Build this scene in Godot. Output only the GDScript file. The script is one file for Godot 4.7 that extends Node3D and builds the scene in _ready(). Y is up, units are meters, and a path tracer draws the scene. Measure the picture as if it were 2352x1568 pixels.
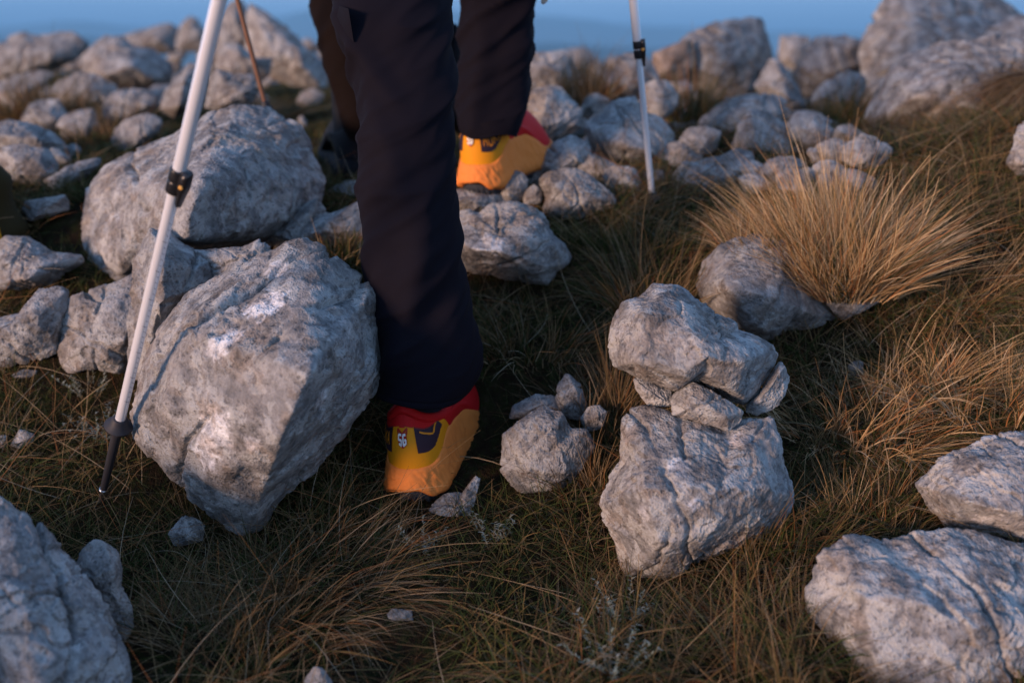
extends Node3D
# A mountain ridge at sunset: two hikers' legs, trekking poles, limestone boulders and dry grass.

const CAM_Y := 0.8
const PITCH := -18.07
const FOCAL := 2286.0          # pixels of a 2352 x 1568 picture
var cam_basis := Basis.from_euler(Vector3(deg_to_rad(PITCH), 0, 0))
var cam_pos := Vector3(0, CAM_Y, 0)
var rng := RandomNumberGenerator.new()
var n_a := FastNoiseLite.new()
var n_b := FastNoiseLite.new()
var n_g := FastNoiseLite.new()
var n_c := FastNoiseLite.new()
var n_d := FastNoiseLite.new()
var outlines := []
var names := []
var M := {}
var rocks_built := []
var ico := {}
var used := {}

# ---------------------------------------------------------------- helpers
func numbered(called: String) -> String:
	if not used.has(called):
		used[called] = 0
		return called
	used[called] += 1
	return "%s_%03d" % [called, used[called]]

func tag(o: Node, label: String, category: String, group := "", kind := "") -> void:
	if label: o.set_meta("label", label)
	if category: o.set_meta("category", category)
	if group: o.set_meta("group", group)
	if kind: o.set_meta("kind", kind)

func thing(called: String, at: Vector3, label: String, category: String, group := "") -> Node3D:
	var o := Node3D.new()
	o.name = numbered(called)
	add_child(o, true)
	o.position = at
	tag(o, label, category, group)
	return o

func part(called: String, mesh: Mesh, m: Material, parent: Node, at := Vector3.ZERO) -> MeshInstance3D:
	var o := MeshInstance3D.new()
	o.name = called if parent != self else numbered(called)
	o.mesh = mesh
	o.material_override = m
	parent.add_child(o, true)
	o.position = at
	return o

func mat(color: Color, rough := 0.9, metal := 0.0, spec := 0.3) -> StandardMaterial3D:
	var m := StandardMaterial3D.new()
	m.albedo_color = color.linear_to_srgb()
	m.roughness = rough
	m.metallic = metal
	m.metallic_specular = spec
	m.cull_mode = BaseMaterial3D.CULL_DISABLED
	return m

func pix(px: float, py: float, d: float) -> Vector3:      # the point d metres ahead of the camera that shows at a picture position
	var v := cam_basis * Vector3((px - 1176.0) / FOCAL, -(py - 784.0) / FOCAL, -1.0)
	return cam_pos + v * (d / -v.z)

const PROFILE := [[-40.0, 14.0], [-12.0, 2.2], [-4.0, 1.05], [0.0, 0.9], [0.8, 0.84], [1.25, 0.81], [1.45, 0.775], [1.62, 0.70], [1.8, 0.585], [1.95, 0.48], [2.1, 0.405], [2.25, 0.372], [2.5, 0.355], [3.0, 0.347], [4.0, 0.352], [5.5, 0.365], [7.0, 0.40], [8.5, 0.60], [12.0, 2.2], [40.0, 17.0], [2000.0, 1150.0]]

func base_height(x: float, z: float) -> float:
	var d := -z
	var drop := 14.0 + (-40.0 - d) * 0.55
	for i in PROFILE.size() - 1:
		var a: Array = PROFILE[i]
		var b: Array = PROFILE[i + 1]
		if d >= a[0] and d <= b[0]:
			var t: float = (d - a[0]) / (b[0] - a[0])
			drop = lerpf(a[1], b[1], t * t * (3.0 - 2.0 * t) * 0.4 + t * 0.6)
			break
	var side := maxf(0.0, absf(x) - 7.0)
	var rise := 0.11 * clampf(x - 0.05, 0.0, 1.6) * smoothstep(0.9, 1.3, d) * smoothstep(3.4, 2.2, d)
	return CAM_Y - drop + rise - side * side * 0.5 / (1.0 + side * 0.6)

func ground(x: float, z: float) -> float:
	var fade := clampf(1.0 - Vector2(x, z).length() / 60.0, 0.0, 1.0)
	return base_height(x, z) + fade * (0.028 * n_g.get_noise_2d(x * 3.0, z * 3.0) + 0.012 * n_g.get_noise_2d(x * 11.0 + 40.0, z * 11.0))

func hit(px: float, py: float) -> float:      # how far ahead the ray through a picture position meets the ground
	var d := 0.75
	while d < 7.2:
		var p := pix(px, py, d)
		if p.y < base_height(p.x, p.z):
			return d
		d += 0.01
	return 7.2

func on_ground(px: float, py: float) -> Vector3:
	var d := hit(px, py)
	var p := pix(px, py, d)
	return Vector3(p.x, ground(p.x, p.z), p.z)

func mesh_from(v: PackedVector3Array, idx: PackedInt32Array, col := PackedColorArray(), nor := PackedVector3Array()) -> ArrayMesh:
	var arr := []
	arr.resize(Mesh.ARRAY_MAX)
	if nor.is_empty():
		nor.resize(v.size())
		for i in range(0, idx.size(), 3):
			var n := (v[idx[i + 2]] - v[idx[i]]).cross(v[idx[i + 1]] - v[idx[i]])
			nor[idx[i]] += n
			nor[idx[i + 1]] += n
			nor[idx[i + 2]] += n
		for i in nor.size():
			nor[i] = nor[i].normalized() if nor[i].length_squared() > 0.0 else Vector3.UP
	arr[Mesh.ARRAY_VERTEX] = v
	arr[Mesh.ARRAY_NORMAL] = nor
	arr[Mesh.ARRAY_INDEX] = idx
	if col.size() == v.size():
		arr[Mesh.ARRAY_COLOR] = col
	var am := ArrayMesh.new()
	am.add_surface_from_arrays(Mesh.PRIMITIVE_TRIANGLES, arr)
	return am

# rows of points (each row the same count) joined into a sheet; loop closes each row
func sheet(rows: Array, loop := false, cap := false) -> ArrayMesh:
	var v := PackedVector3Array()
	var idx := PackedInt32Array()
	var n: int = rows[0].size()
	for r in rows:
		for p in r:
			v.append(p)
	var m := n if loop else n - 1
	for i in rows.size() - 1:
		for j in m:
			var a := i * n + j
			var b := i * n + (j + 1) % n
			idx.append_array([a, b, a + n, b, b + n, a + n])
	if cap:
		for e in [0, rows.size() - 1]:
			var c := Vector3.ZERO
			for p in rows[e]:
				c += p
			v.append(c / n)
			for j in n:
				if e == 0:
					idx.append_array([v.size() - 1, e * n + (j + 1) % n, e * n + j])
				else:
					idx.append_array([v.size() - 1, e * n + j, e * n + (j + 1) % n])
	return mesh_from(v, idx)

func tube(points: Array, radii: Array, sides := 20) -> ArrayMesh:
	var rows := []
	for i in points.size():
		var t: Vector3 = (points[mini(i + 1, points.size() - 1)] - points[maxi(i - 1, 0)]).normalized()
		var u := t.cross(Vector3(0.3, 0.1, 0.9)).normalized()
		var w := t.cross(u)
		var row := []
		for k in sides:
			var a := TAU * k / sides
			row.append(points[i] + (u * cos(a) + w * sin(a)) * radii[i])
		rows.append(row)
	return sheet(rows, true, true)

# ---------------------------------------------------------------- rocks
func icosphere(level: int) -> Array:
	if ico.has(level):
		return ico[level]
	var t := (1.0 + sqrt(5.0)) / 2.0
	var v := [Vector3(-1, t, 0), Vector3(1, t, 0), Vector3(-1, -t, 0), Vector3(1, -t, 0), Vector3(0, -1, t), Vector3(0, 1, t), Vector3(0, -1, -t), Vector3(0, 1, -t), Vector3(t, 0, -1), Vector3(t, 0, 1), Vector3(-t, 0, -1), Vector3(-t, 0, 1)]
	for i in 12:
		v[i] = v[i].normalized()
	var f := [0, 11, 5, 0, 5, 1, 0, 1, 7, 0, 7, 10, 0, 10, 11, 1, 5, 9, 5, 11, 4, 11, 10, 2, 10, 7, 6, 7, 1, 8, 3, 9, 4, 3, 4, 2, 3, 2, 6, 3, 6, 8, 3, 8, 9, 4, 9, 5, 2, 4, 11, 6, 2, 10, 8, 6, 7, 9, 8, 1]
	for l in level:
		var mid := {}
		var g := []
		for i in range(0, f.size(), 3):
			var m := []
			for e in 3:
				var a: int = f[i + e]
				var b: int = f[i + (e + 1) % 3]
				var key := mini(a, b) * 1000000 + maxi(a, b)
				if not mid.has(key):
					mid[key] = v.size()
					v.append((v[a] + v[b]).normalized())
				m.append(mid[key])
			g.append_array([f[i], m[0], m[2], f[i + 1], m[1], m[0], f[i + 2], m[2], m[1], m[0], m[1], m[2]])
		f = g
	var idx := PackedInt32Array()
	for i in range(0, f.size(), 3):
		idx.append_array([f[i], f[i + 2], f[i + 1]])
	ico[level] = [PackedVector3Array(v), idx]
	return ico[level]

func hull_planes(pts: Array) -> Array:      # planes (normal, distance) of the convex hull
	var n := pts.size()
	var c := Vector3.ZERO
	for p in pts:
		c += p
	c /= n
	var i0 := 0
	var i1 := 0
	for i in n:
		if pts[i].x < pts[i0].x: i0 = i
		if pts[i].x > pts[i1].x: i1 = i
	var i2 := 0
	var best := -1.0
	for i in n:
		var a: float = (pts[i] - pts[i0]).cross(pts[i1] - pts[i0]).length()
		if a > best:
			best = a
			i2 = i
	var i3 := 0
	best = -1.0
	var nn: Vector3 = (pts[i1] - pts[i0]).cross(pts[i2] - pts[i0])
	for i in n:
		var a: float = absf(nn.dot(pts[i] - pts[i0]))
		if a > best:
			best = a
			i3 = i
	var inner: Vector3 = (pts[i0] + pts[i1] + pts[i2] + pts[i3]) / 4.0
	var faces := []
	var mk := func(a: int, b: int, d: int) -> Array:
		var nrm: Vector3 = (pts[b] - pts[a]).cross(pts[d] - pts[a])
		if nrm.dot(pts[a] - inner) < 0.0:
			return [a, d, b, -nrm.normalized()]
		return [a, b, d, nrm.normalized()]
	faces = [mk.call(i0, i1, i2), mk.call(i0, i1, i3), mk.call(i0, i2, i3), mk.call(i1, i2, i3)]
	for i in n:
		var edges := {}
		var keep := []
		for f in faces:
			if f[3].dot(pts[i] - pts[f[0]]) > 1e-6:
				for e in [[f[0], f[1]], [f[1], f[2]], [f[2], f[0]]]:
					if edges.has([e[1], e[0]]):
						edges.erase([e[1], e[0]])
					else:
						edges[e] = true
			else:
				keep.append(f)
		if keep.size() < faces.size():
			for e in edges:
				keep.append(mk.call(e[0], e[1], i))
			faces = keep
	var out := []
	for f in faces:
		if f[3].length_squared() > 0.5:
			var dup := false
			for o in out:
				if o[0].dot(f[3]) > 0.9995:
					dup = true
					break
			if not dup:
				out.append([f[3], f[3].dot(pts[f[0]])])
	return out

func ray_outline(poly: PackedVector2Array, phi: float) -> float:
	var d := Vector2(cos(phi), sin(phi)) * 10.0
	var best := 0.0
	for i in poly.size():
		var q = Geometry2D.segment_intersects_segment(Vector2.ZERO, d, poly[i], poly[(i + 1) % poly.size()])
		if q != null:
			best = maxf(best, q.length())
	return best

# A rock from its outline (picture positions x, y, x, y ...), standing where its foot meets the ground.
# opt: d (metres ahead instead of the ground), ridge ([x, y, metres towards the camera] ...), front, back (depth as a share of the width), rough, level, mat, tint, soft
func rock(label: String, outline: Array, opt := {}) -> MeshInstance3D:
	var seed_n: int = rocks_built.size() * 7 + 11
	rng.seed = seed_n * 31 + 5
	var lo := Vector2(1e9, 1e9)
	var hi := -lo
	var foot := Vector2.ZERO
	for i in range(0, outline.size(), 2):
		var q := Vector2(outline[i], outline[i + 1])
		lo = lo.min(q)
		hi = hi.max(q)
		if q.y > foot.y: foot = q
	var d0: float = opt.d if opt.has("d") else hit(clampf(foot.x, -200.0, 2560.0), foot.y - 0.03 * (hi.y - lo.y))
	var w: float = sqrt((hi.x - lo.x) * (hi.y - lo.y)) / FOCAL * d0
	var fr: float = opt.get("front", 0.34) * w
	var bk: float = opt.get("back", 0.5) * w
	if opt.has("ridge"):
		fr = 0.0
		for r in opt.ridge:
			fr = maxf(fr, r[2])
	var dc := d0 + (0.0 if opt.has("d") else fr * 0.12)
	var mid := (lo + hi) * 0.5
	var v0 := cam_basis * Vector3((mid.x - 1176.0) / FOCAL, -(mid.y - 784.0) / FOCAL, -1.0)
	var axial: float = dc / -v0.z            # distance along the camera's axis
	var centre := cam_pos + v0 * axial
	var k := axial / FOCAL
	var poly := PackedVector2Array()
	var pts := []
	for i in range(0, outline.size(), 2):
		var q := Vector2(outline[i] - mid.x, -(outline[i + 1] - mid.y)) * k
		poly.append(q)
		pts.append(Vector3(q.x, q.y, rng.randf_range(-0.05, 0.05) * w))
		var s := rng.randf_range(0.5, 0.72)
		var zb := -bk * rng.randf_range(0.75, 1.0)
		if i % 4 == 0:
			pts.append(Vector3(q.x * s - (mid.x - 1176.0) / FOCAL * zb, q.y * s + (mid.y - 784.0) / FOCAL * zb, zb))
		if not opt.has("ridge") and i % 6 == 0:
			s = rng.randf_range(0.25, 0.62)
			var zf := fr * rng.randf_range(0.7, 1.05)
			pts.append(Vector3(q.x * s - (mid.x - 1176.0) / FOCAL * zf, q.y * s + (mid.y - 784.0) / FOCAL * zf - 0.03 * w, zf))
	if opt.has("ridge"):
		for r in opt.ridge:
			var nearer: float = (axial - r[2]) / FOCAL
			pts.append(Vector3((r[0] - 1176.0) * nearer - (mid.x - 1176.0) * k, -(r[1] - 784.0) * nearer + (mid.y - 784.0) * k, r[2]))
	var c3 := Vector3(0, 0, (fr - bk) * 0.3)
	for i in pts.size():
		pts[i] -= c3
	var planes := hull_planes(pts)
	var chips: int = opt.get("chips", 6 if opt.has("ridge") else 8)
	for i in chips:      # broken-off corners
		var cn := Vector3(rng.randfn(), rng.randfn(), rng.randfn()).normalized()
		var far_d := 0.0
		for p in pts:
			far_d = maxf(far_d, cn.dot(p))
		planes.append([cn, far_d * rng.randf_range(0.94, 0.99) if opt.has("ridge") else far_d * rng.randf_range(0.82, 0.95)])
	var wide := Geometry2D.convex_hull(poly)
	var ratio := PackedFloat32Array()
	for i in 96:
		var phi := TAU * i / 96.0
		var a := ray_outline(poly, phi)
		var b := ray_outline(wide, phi)
		ratio.append(clampf(a / b, 0.4, 1.0) if b > 0.0 and a > 0.0 else 1.0)
	var near: bool = axial < 2.6
	var size_px := (hi.x - lo.x) * (hi.y - lo.y)
	var level: int = opt.get("level", 6 if size_px > 90000.0 and near else 5 if size_px > 6000.0 else 4)
	var ball := icosphere(level)
	var dirs: PackedVector3Array = ball[0]
	var verts := PackedVector3Array()
	var cols := PackedColorArray()
	verts.resize(dirs.size())
	cols.resize(dirs.size())
	var rough: float = opt.get("rough", 1.0) * 0.5 * w
	var soft: float = opt.get("soft", 0.007) * w
	var f1 := 1.0 / w
	var own := rng.randf_range(0.90, 1.10)
	var tint: Color = opt.get("tint", Color(own * 1.01, own, own * 0.99))
	var off := Vector3(seed_n * 3.7, seed_n * 1.3, seed_n * 2.1)
	var pn := planes.size()
	var normals := PackedVector3Array()
	var dists := PackedFloat32Array()
	for p in planes:
		normals.append(p[0])
		dists.append(maxf(p[1], 0.004))
	var cracks := []
	for i in (3 if size_px > 8000.0 else 1):
		cracks.append([Vector3(rng.randfn(), rng.randfn() * 1.2, rng.randfn() * 0.4).normalized(), rng.randf_range(-0.28, 0.28) * w, rng.randf() * 50.0])
	var min_y := 1e9
	var base := Vector3.ZERO
	for i in dirs.size():
		var dir := dirs[i]
		var r1 := 1e9
		var r2 := 1e9
		for j in pn:
			var dn := normals[j].dot(dir)
			if dn > 1e-4:
				var r := dists[j] / dn
				if r < r1:
					r2 = r1
					r1 = r
				elif r < r2:
					r2 = r
		var h := maxf(soft - (r2 - r1), 0.0) / soft
		var rr := r1 - h * h * soft * 0.25
		var p := dir * rr
		var q := (p + c3) * f1 + off
		var e := 0.0
		e += 0.03 * n_a.get_noise_3dv(q * 1.6)
		var qw := q + Vector3(n_a.get_noise_3dv(q * 4.0), n_a.get_noise_3dv(q * 4.0 + Vector3(17, 0, 0)), n_b.get_noise_3dv(q * 4.0)) * 0.10
		e += 0.035 * n_d.get_noise_3dv(qw * 2.6) + 0.016 * n_d.get_noise_3dv(qw * 6.5 + Vector3(4, 4, 4))
		e += 0.026 * n_b.get_noise_3dv(q * 3.6 + Vector3(9, 3, 1)) + 0.05
		e += 0.018 * n_a.get_noise_3dv(q * 11.0)
		var crack := 1.0 - absf(n_b.get_noise_3dv(q * 2.6 + Vector3(3, 40, 8)))
		e -= 0.045 * maxf(0.0, crack - 0.93) * 14.0 * smoothstep(-0.1, 0.3, n_a.get_noise_3dv(q * 1.3 + Vector3(50, 0, 0)))
		if level >= 5:
			e += 0.012 * n_b.get_noise_3dv(q * 26.0)
			var pit := n_c.get_noise_3dv(q * 7.0)
			e -= 0.03 * maxf(0.0, pit - 0.25)
		for ck in cracks:
			var raw: float = ck[0].dot(p) - ck[1]
			if absf(raw) > 0.085 * w:
				continue
			var cd: float = absf(raw + 0.05 * w * n_a.get_noise_3dv(q * 2.5 + Vector3(ck[2], 0, 0)) + 0.012 * w * n_b.get_noise_3dv(q * 12.0))
			if cd < 0.03 * w:
				e -= 0.085 * exp(-pow(cd / (0.009 * w + 0.0012), 2.0)) * smoothstep(-0.25, 0.15, n_b.get_noise_3dv(q * 1.7 + Vector3(0, ck[2], 0)))
		p += dir * (e * rough)
		p += c3
		var phi := fposmod(atan2(p.y, p.x), TAU) / TAU * 96.0
		var b0 := int(phi) % 96
		var ra := lerpf(ratio[b0], ratio[(b0 + 1) % 96], phi - floorf(phi))
		p.x *= ra
		p.y *= ra
		var pw := centre + cam_basis * p
		verts[i] = pw
		base += pw
		min_y = minf(min_y, pw.y)
		# colour of the stone itself: pale crusts, brown and dark patches
		var wp := pw * 1.0 + off
		var t1 := n_a.get_noise_3dv(wp * 9.0)
		var t2 := n_b.get_noise_3dv(wp * 22.0 + Vector3(5, 5, 5))
		var lum := 1.0 + 0.16 * t1 + 0.14 * t2
		var c := Color(lum, lum, lum)
		var brown := clampf((n_a.get_noise_3dv(wp * 5.0 + Vector3(70, 0, 0)) - 0.12) * 5.0, 0.0, 1.0)
		c = c.lerp(Color(0.90, 0.80, 0.72) * lum, brown * 0.4)
		var pale := clampf((n_c.get_noise_3dv(wp * 6.0 + Vector3(0, 31, 0)) * 0.6 + t2 * 0.5 - 0.22) * 8.0, 0.0, 1.0)
		c = c.lerp(Color(1.5, 1.52, 1.5), pale * 0.4)
		cols[i] = Color(c.r * tint.r, c.g * tint.g, c.b * tint.b) * 0.4
	for s in opt.get("lichen", []):      # pale crusts with ragged edges where the photograph shows them
		var spot := Vector3.ZERO
		var bd := 1e9
		for i in verts.size():
			var vv := cam_basis.inverse() * (verts[i] - cam_pos)
			if vv.z + axial < -c3.z: continue
			var dd := Vector2(1176.0 + vv.x / -vv.z * FOCAL - s[0], 784.0 - vv.y / -vv.z * FOCAL - s[1]).length_squared()
			if dd < bd:
				bd = dd
				spot = verts[i]
		var rad: float = s[2] * k
		for i in verts.size():
			var dist := verts[i].distance_to(spot)
			if dist < rad * 1.8:
				var edge := rad * (1.0 + 0.45 * n_a.get_noise_3dv(verts[i] * 40.0) + 0.35 * n_b.get_noise_3dv(verts[i] * 110.0))
				var q := clampf((edge - dist) / 0.004, 0.0, 1.0) * (0.7 + 0.3 * n_b.get_noise_3dv(verts[i] * 150.0))
				cols[i] = cols[i].lerp(Color(s[3], s[3], s[3] * 1.03) * 0.48, q)
	base /= dirs.size()
	base.y = min_y
	for i in verts.size():
		verts[i] -= base
	var o := part("boulder" if w > 0.28 else "rock" if w > 0.09 else "stone", mesh_from(verts, ball[1], cols), M[opt.get("mat", "rock")], self, base)
	var flat := PackedVector2Array()
	for i in range(0, outline.size(), 2):
		flat.append(Vector2(outline[i], outline[i + 1]))
	outlines.append(flat)
	var short := []
	for wd in label.split(" "):
		if short.size() > 1 and wd in ["with", "in", "on", "behind", "standing", "showing", "at", "beside", "below", "between", "right", "left", "under", "lying", "running", "touching", "just", "rising", "alone", "pointing", "above", "falling", "among", "resting", "joined", "crossed", "split", "wedged", "peeping", "half", "leaning"] or short.size() > 6:
			break
		short.append(wd.trim_suffix(","))
	names.append(" ".join(short))
	tag(o, label, "rock", opt.get("group", ""))
	rocks_built.append({"c": centre + cam_basis * c3, "n": normals, "d": dists, "r": w * 1.6})
	return o

func in_rock(p: Vector3, grow := 0.0) -> bool:
	for r in rocks_built:
		var v: Vector3 = p - r.c
		if absf(v.x) > r.r or absf(v.z) > r.r:
			continue
		var q: Vector3 = cam_basis.inverse() * v
		var inside := true
		for j in r.d.size():
			if r.n[j].dot(q) > r.d[j] + grow:
				inside = false
				break
		if inside:
			return true
	return false

# ---------------------------------------------------------------- grass
class Blades:
	var v := PackedVector3Array()
	var n := PackedVector3Array()
	var c := PackedColorArray()
	var i := PackedInt32Array()
	func add(root: Vector3, dir: Vector3, length: float, width: float, bend: Vector3, col: Color, tip: Color, side: Vector3, segs := 5) -> void:
		var s := v.size()
		for k in segs + 1:
			var t := float(k) / segs
			var p := root + dir * (length * t) + bend * (length * t * t)
			var tan := (dir + bend * (2.0 * t)).normalized()
			var sd := (side - tan * side.dot(tan)).normalized()
			var w := width * (1.0 - 0.85 * t) * (0.75 + 0.25 * minf(1.0, t * 5.0))
			var nn := tan.cross(sd).normalized()
			v.append(p - sd * w)
			v.append(p + sd * w)
			n.append(nn)
			n.append(nn)
			var cc := col.lerp(tip, t)
			c.append(cc)
			c.append(cc)
			if k:
				var b := s + k * 2
				i.append_array([b - 2, b - 1, b, b - 1, b + 1, b])

func blade_mesh(b: Blades) -> ArrayMesh:
	return mesh_from(b.v, b.i, b.c, b.n)

var straw_gain := 1.0  # light put into straw colour: lower for shaded grass, higher for sunlit tufts
func straw() -> Array:     # root and tip colour of a dry blade
	var k := rng.randf()
	var base := Color(0.44, 0.30, 0.15).lerp(Color(0.29, 0.18, 0.085), rng.randf())
	if k < 0.25: base = Color(0.52, 0.38, 0.22)
	if k > 0.92: base = Color(0.58, 0.46, 0.31)
	if k > 0.45 and k < 0.6: base = Color(0.34, 0.15, 0.06)
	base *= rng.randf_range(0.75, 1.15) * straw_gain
	return [base, base]

func green() -> Array:
	var base := Color(0.022, 0.038, 0.010).lerp(Color(0.055, 0.066, 0.020), rng.randf())
	return [base, base if rng.randf() < 0.6 else Color(0.20, 0.125, 0.055)]

# ---------------------------------------------------------------- materials
func make_textures() -> void:
	var size := 1024
	var mk := func(kind: int, freq: float, oct: int, sd: int, warp := 0.0) -> PackedByteArray:
		var n := FastNoiseLite.new()
		n.noise_type = kind
		n.frequency = freq
		n.seed = sd
		n.fractal_type = FastNoiseLite.FRACTAL_FBM
		n.fractal_octaves = oct
		if warp > 0.0:
			n.domain_warp_enabled = true
			n.domain_warp_amplitude = warp
			n.domain_warp_frequency = freq * 2.0
			n.domain_warp_fractal_octaves = 3
		if kind == FastNoiseLite.TYPE_CELLULAR:
			n.cellular_return_type = FastNoiseLite.RETURN_DISTANCE
		var im := n.get_seamless_image(size, size, false, false, 0.1, true)
		im.convert(Image.FORMAT_L8)
		return im.get_data()
	var big: PackedByteArray = mk.call(FastNoiseLite.TYPE_SIMPLEX_SMOOTH, 0.006, 5, 3)
	var fine: PackedByteArray = mk.call(FastNoiseLite.TYPE_SIMPLEX_SMOOTH, 0.045, 4, 8)
	var crust: PackedByteArray = mk.call(FastNoiseLite.TYPE_SIMPLEX_SMOOTH, 0.011, 5, 21, 30.0)
	var spots: PackedByteArray = mk.call(FastNoiseLite.TYPE_CELLULAR, 0.05, 1, 5, 14.0)
	var brown: PackedByteArray = mk.call(FastNoiseLite.TYPE_SIMPLEX_SMOOTH, 0.009, 4, 77, 20.0)
	var grain: PackedByteArray = mk.call(FastNoiseLite.TYPE_SIMPLEX_SMOOTH, 0.16, 3, 31)
	var col := PackedByteArray()
	col.resize(size * size * 3)
	var hgt := PackedByteArray()
	hgt.resize(size * size)
	for i in size * size:
		var b := big[i] / 255.0
		var f := fine[i] / 255.0
		var c := crust[i] / 255.0
		var s := spots[i] / 255.0
		var w := brown[i] / 255.0
		var gr := grain[i] / 255.0
		var l := 0.215 + 0.15 * (b - 0.5) + 0.20 * (f - 0.5) + 0.18 * (gr - 0.5)
		var r := l
		var g := l
		var u := l
		var t := clampf((w - 0.58) * 14.0, 0.0, 1.0) * 0.45      # brownish weathering
		r = lerpf(r, l * 0.92, t)
		g = lerpf(g, l * 0.74, t)
		u = lerpf(u, l * 0.58, t)
		var k := clampf((c - 0.58) * 34.0, 0.0, 1.0) * (0.6 + 0.7 * (gr - 0.35))      # pale lichen crust
		k = clampf(k, 0.0, 1.0)
		r = lerpf(r, 0.36, k)
		g = lerpf(g, 0.37, k)
		u = lerpf(u, 0.365, k)
		var dk := clampf((0.36 - c) * 26.0, 0.0, 1.0) * 0.42 + clampf((0.16 - s) * 14.0, 0.0, 1.0) * 0.6      # dark specks and lichen
		dk = clampf(dk, 0.0, 0.85)
		r = lerpf(r, 0.055, dk)
		g = lerpf(g, 0.055, dk)
		u = lerpf(u, 0.058, dk)
		var q := Color(clampf(r * 2.5, 0, 1), clampf(g * 2.5, 0, 1), clampf(u * 2.5, 0, 1)).linear_to_srgb()      # 2.5 times the albedo: vertex colours of 0.4 bring it back and leave room for pale crusts
		col[i * 3] = int(q.r * 255.0)
		col[i * 3 + 1] = int(q.g * 255.0)
		col[i * 3 + 2] = int(q.b * 255.0)
		hgt[i] = int(clampf(0.35 + 0.42 * (f - 0.5) + 0.34 * (gr - 0.5) + 0.30 * b + 0.10 * k - 0.30 * clampf((0.2 - s) * 5.0, 0.0, 1.0), 0.0, 1.0) * 255.0)
	var ct := ImageTexture.create_from_image(Image.create_from_data(size, size, false, Image.FORMAT_RGB8, col))
	var ht := ImageTexture.create_from_image(Image.create_from_data(size, size, false, Image.FORMAT_L8, hgt))
	var m := mat(Color(1, 1, 1), 0.92, 0.0, 0.25)
	m.albedo_texture = ct
	m.uv1_triplanar = true
	m.uv1_world_triplanar = true
	m.uv1_scale = Vector3.ONE * 1.45
	m.uv1_triplanar_sharpness = 4.0
	m.heightmap_enabled = true
	m.heightmap_texture = ht
	m.heightmap_scale = 0.45
	m.vertex_color_use_as_albedo = true
	m.cull_mode = BaseMaterial3D.CULL_BACK
	M.rock = m
	# soil
	var soil := FastNoiseLite.new()
	soil.noise_type = FastNoiseLite.TYPE_SIMPLEX_SMOOTH
	soil.frequency = 0.03
	soil.fractal_octaves = 5
	var st := NoiseTexture2D.new()
	st.width = 512
	st.height = 512
	st.seamless = true
	st.noise = soil
	var ramp := Gradient.new()
	ramp.offsets = PackedFloat32Array([0.0, 0.45, 0.62, 1.0])
	ramp.colors = PackedColorArray([Color(0.012, 0.009, 0.006).linear_to_srgb(), Color(0.030, 0.020, 0.012).linear_to_srgb(), Color(0.022, 0.026, 0.009).linear_to_srgb(), Color(0.07, 0.046, 0.028).linear_to_srgb()])
	st.color_ramp = ramp
	var sm := mat(Color(1, 1, 1), 0.97, 0.0, 0.1)
	sm.albedo_texture = st
	sm.uv1_triplanar = true
	sm.uv1_world_triplanar = true
	sm.uv1_scale = Vector3.ONE * 2.3
	sm.heightmap_enabled = true
	sm.heightmap_texture = ht
	sm.heightmap_scale = 1.5
	M.soil = sm
	var gm := mat(Color(1, 1, 1), 0.75, 0.0, 0.25)
	gm.vertex_color_use_as_albedo = true
	M.grass = gm
	# woven trousers
	var wv := Image.create(128, 128, false, Image.FORMAT_L8)
	for y in 128:
		for x in 128:
			wv.set_pixel(x, y, Color.from_hsv(0, 0, 0.5 + 0.25 * sin(TAU * x / 4.0) * sin(TAU * (y + x) / 4.0)))
	var wt := ImageTexture.create_from_image(wv)
	for e in [["cloth", Color(0.0068, 0.0058, 0.0095)], ["cloth_brown", Color(0.0075, 0.0042, 0.0032)]]:
		var cm := mat(e[1], 0.85, 0.0, 0.18)
		cm.rim_enabled = true
		cm.rim = 0.08
		cm.rim_tint = 0.6
		cm.heightmap_enabled = true
		cm.heightmap_texture = wt
		cm.heightmap_scale = 0.02
		cm.uv1_triplanar = true
		cm.uv1_scale = Vector3.ONE * 40.0
		M[e[0]] = cm
	M.alu = mat(Color(0.86, 0.88, 0.92), 0.24, 0.38, 0.6)
	M.bronze = mat(Color(0.20, 0.10, 0.06), 0.45, 0.3, 0.5)
	M.plastic = mat(Color(0.012, 0.012, 0.014), 0.32, 0.0, 0.5)
	M.rubber = mat(Color(0.025, 0.025, 0.03), 0.6, 0.0, 0.4)
	M.steel = mat(Color(0.55, 0.55, 0.57), 0.3, 1.0, 0.5)
	M.mark = mat(Color(0.10, 0.10, 0.13), 0.5)
	M.brass = mat(Color(0.55, 0.30, 0.08), 0.4)
	# shoe fabrics: a knitted or foamed relief
	for e in [["yellow", Color(0.72, 0.27, 0.006), 0.65], ["orange", Color(0.74, 0.225, 0.045), 0.75], ["red", Color(0.48, 0.006, 0.008), 0.7], ["panel", Color(0.030, 0.016, 0.028), 0.6], ["outsole", Color(0.03, 0.035, 0.045), 0.7], ["print_orange", Color(0.62, 0.22, 0.015), 0.5], ["print_white", Color(0.75, 0.72, 0.68), 0.5], ["print_red", Color(0.36, 0.02, 0.012), 0.5], ["boot", Color(0.006, 0.006, 0.008), 0.8], ["lining", Color(0.02, 0.02, 0.025), 0.9]]:
		var km := mat(e[1], e[2], 0.0, 0.35)
		km.heightmap_enabled = true
		km.heightmap_texture = wt if e[0] in ["red", "boot"] else ht
		km.heightmap_scale = 0.05
		km.uv1_triplanar = true
		km.uv1_scale = Vector3.ONE * (30.0 if e[0] in ["red", "boot"] else 9.0)
		M[e[0]] = km
	M.herb = mat(Color(0.16, 0.19, 0.13), 0.9)
	M.herb.backlight_enabled = true
	M.herb.backlight = Color(0.3, 0.3, 0.3)
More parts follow.
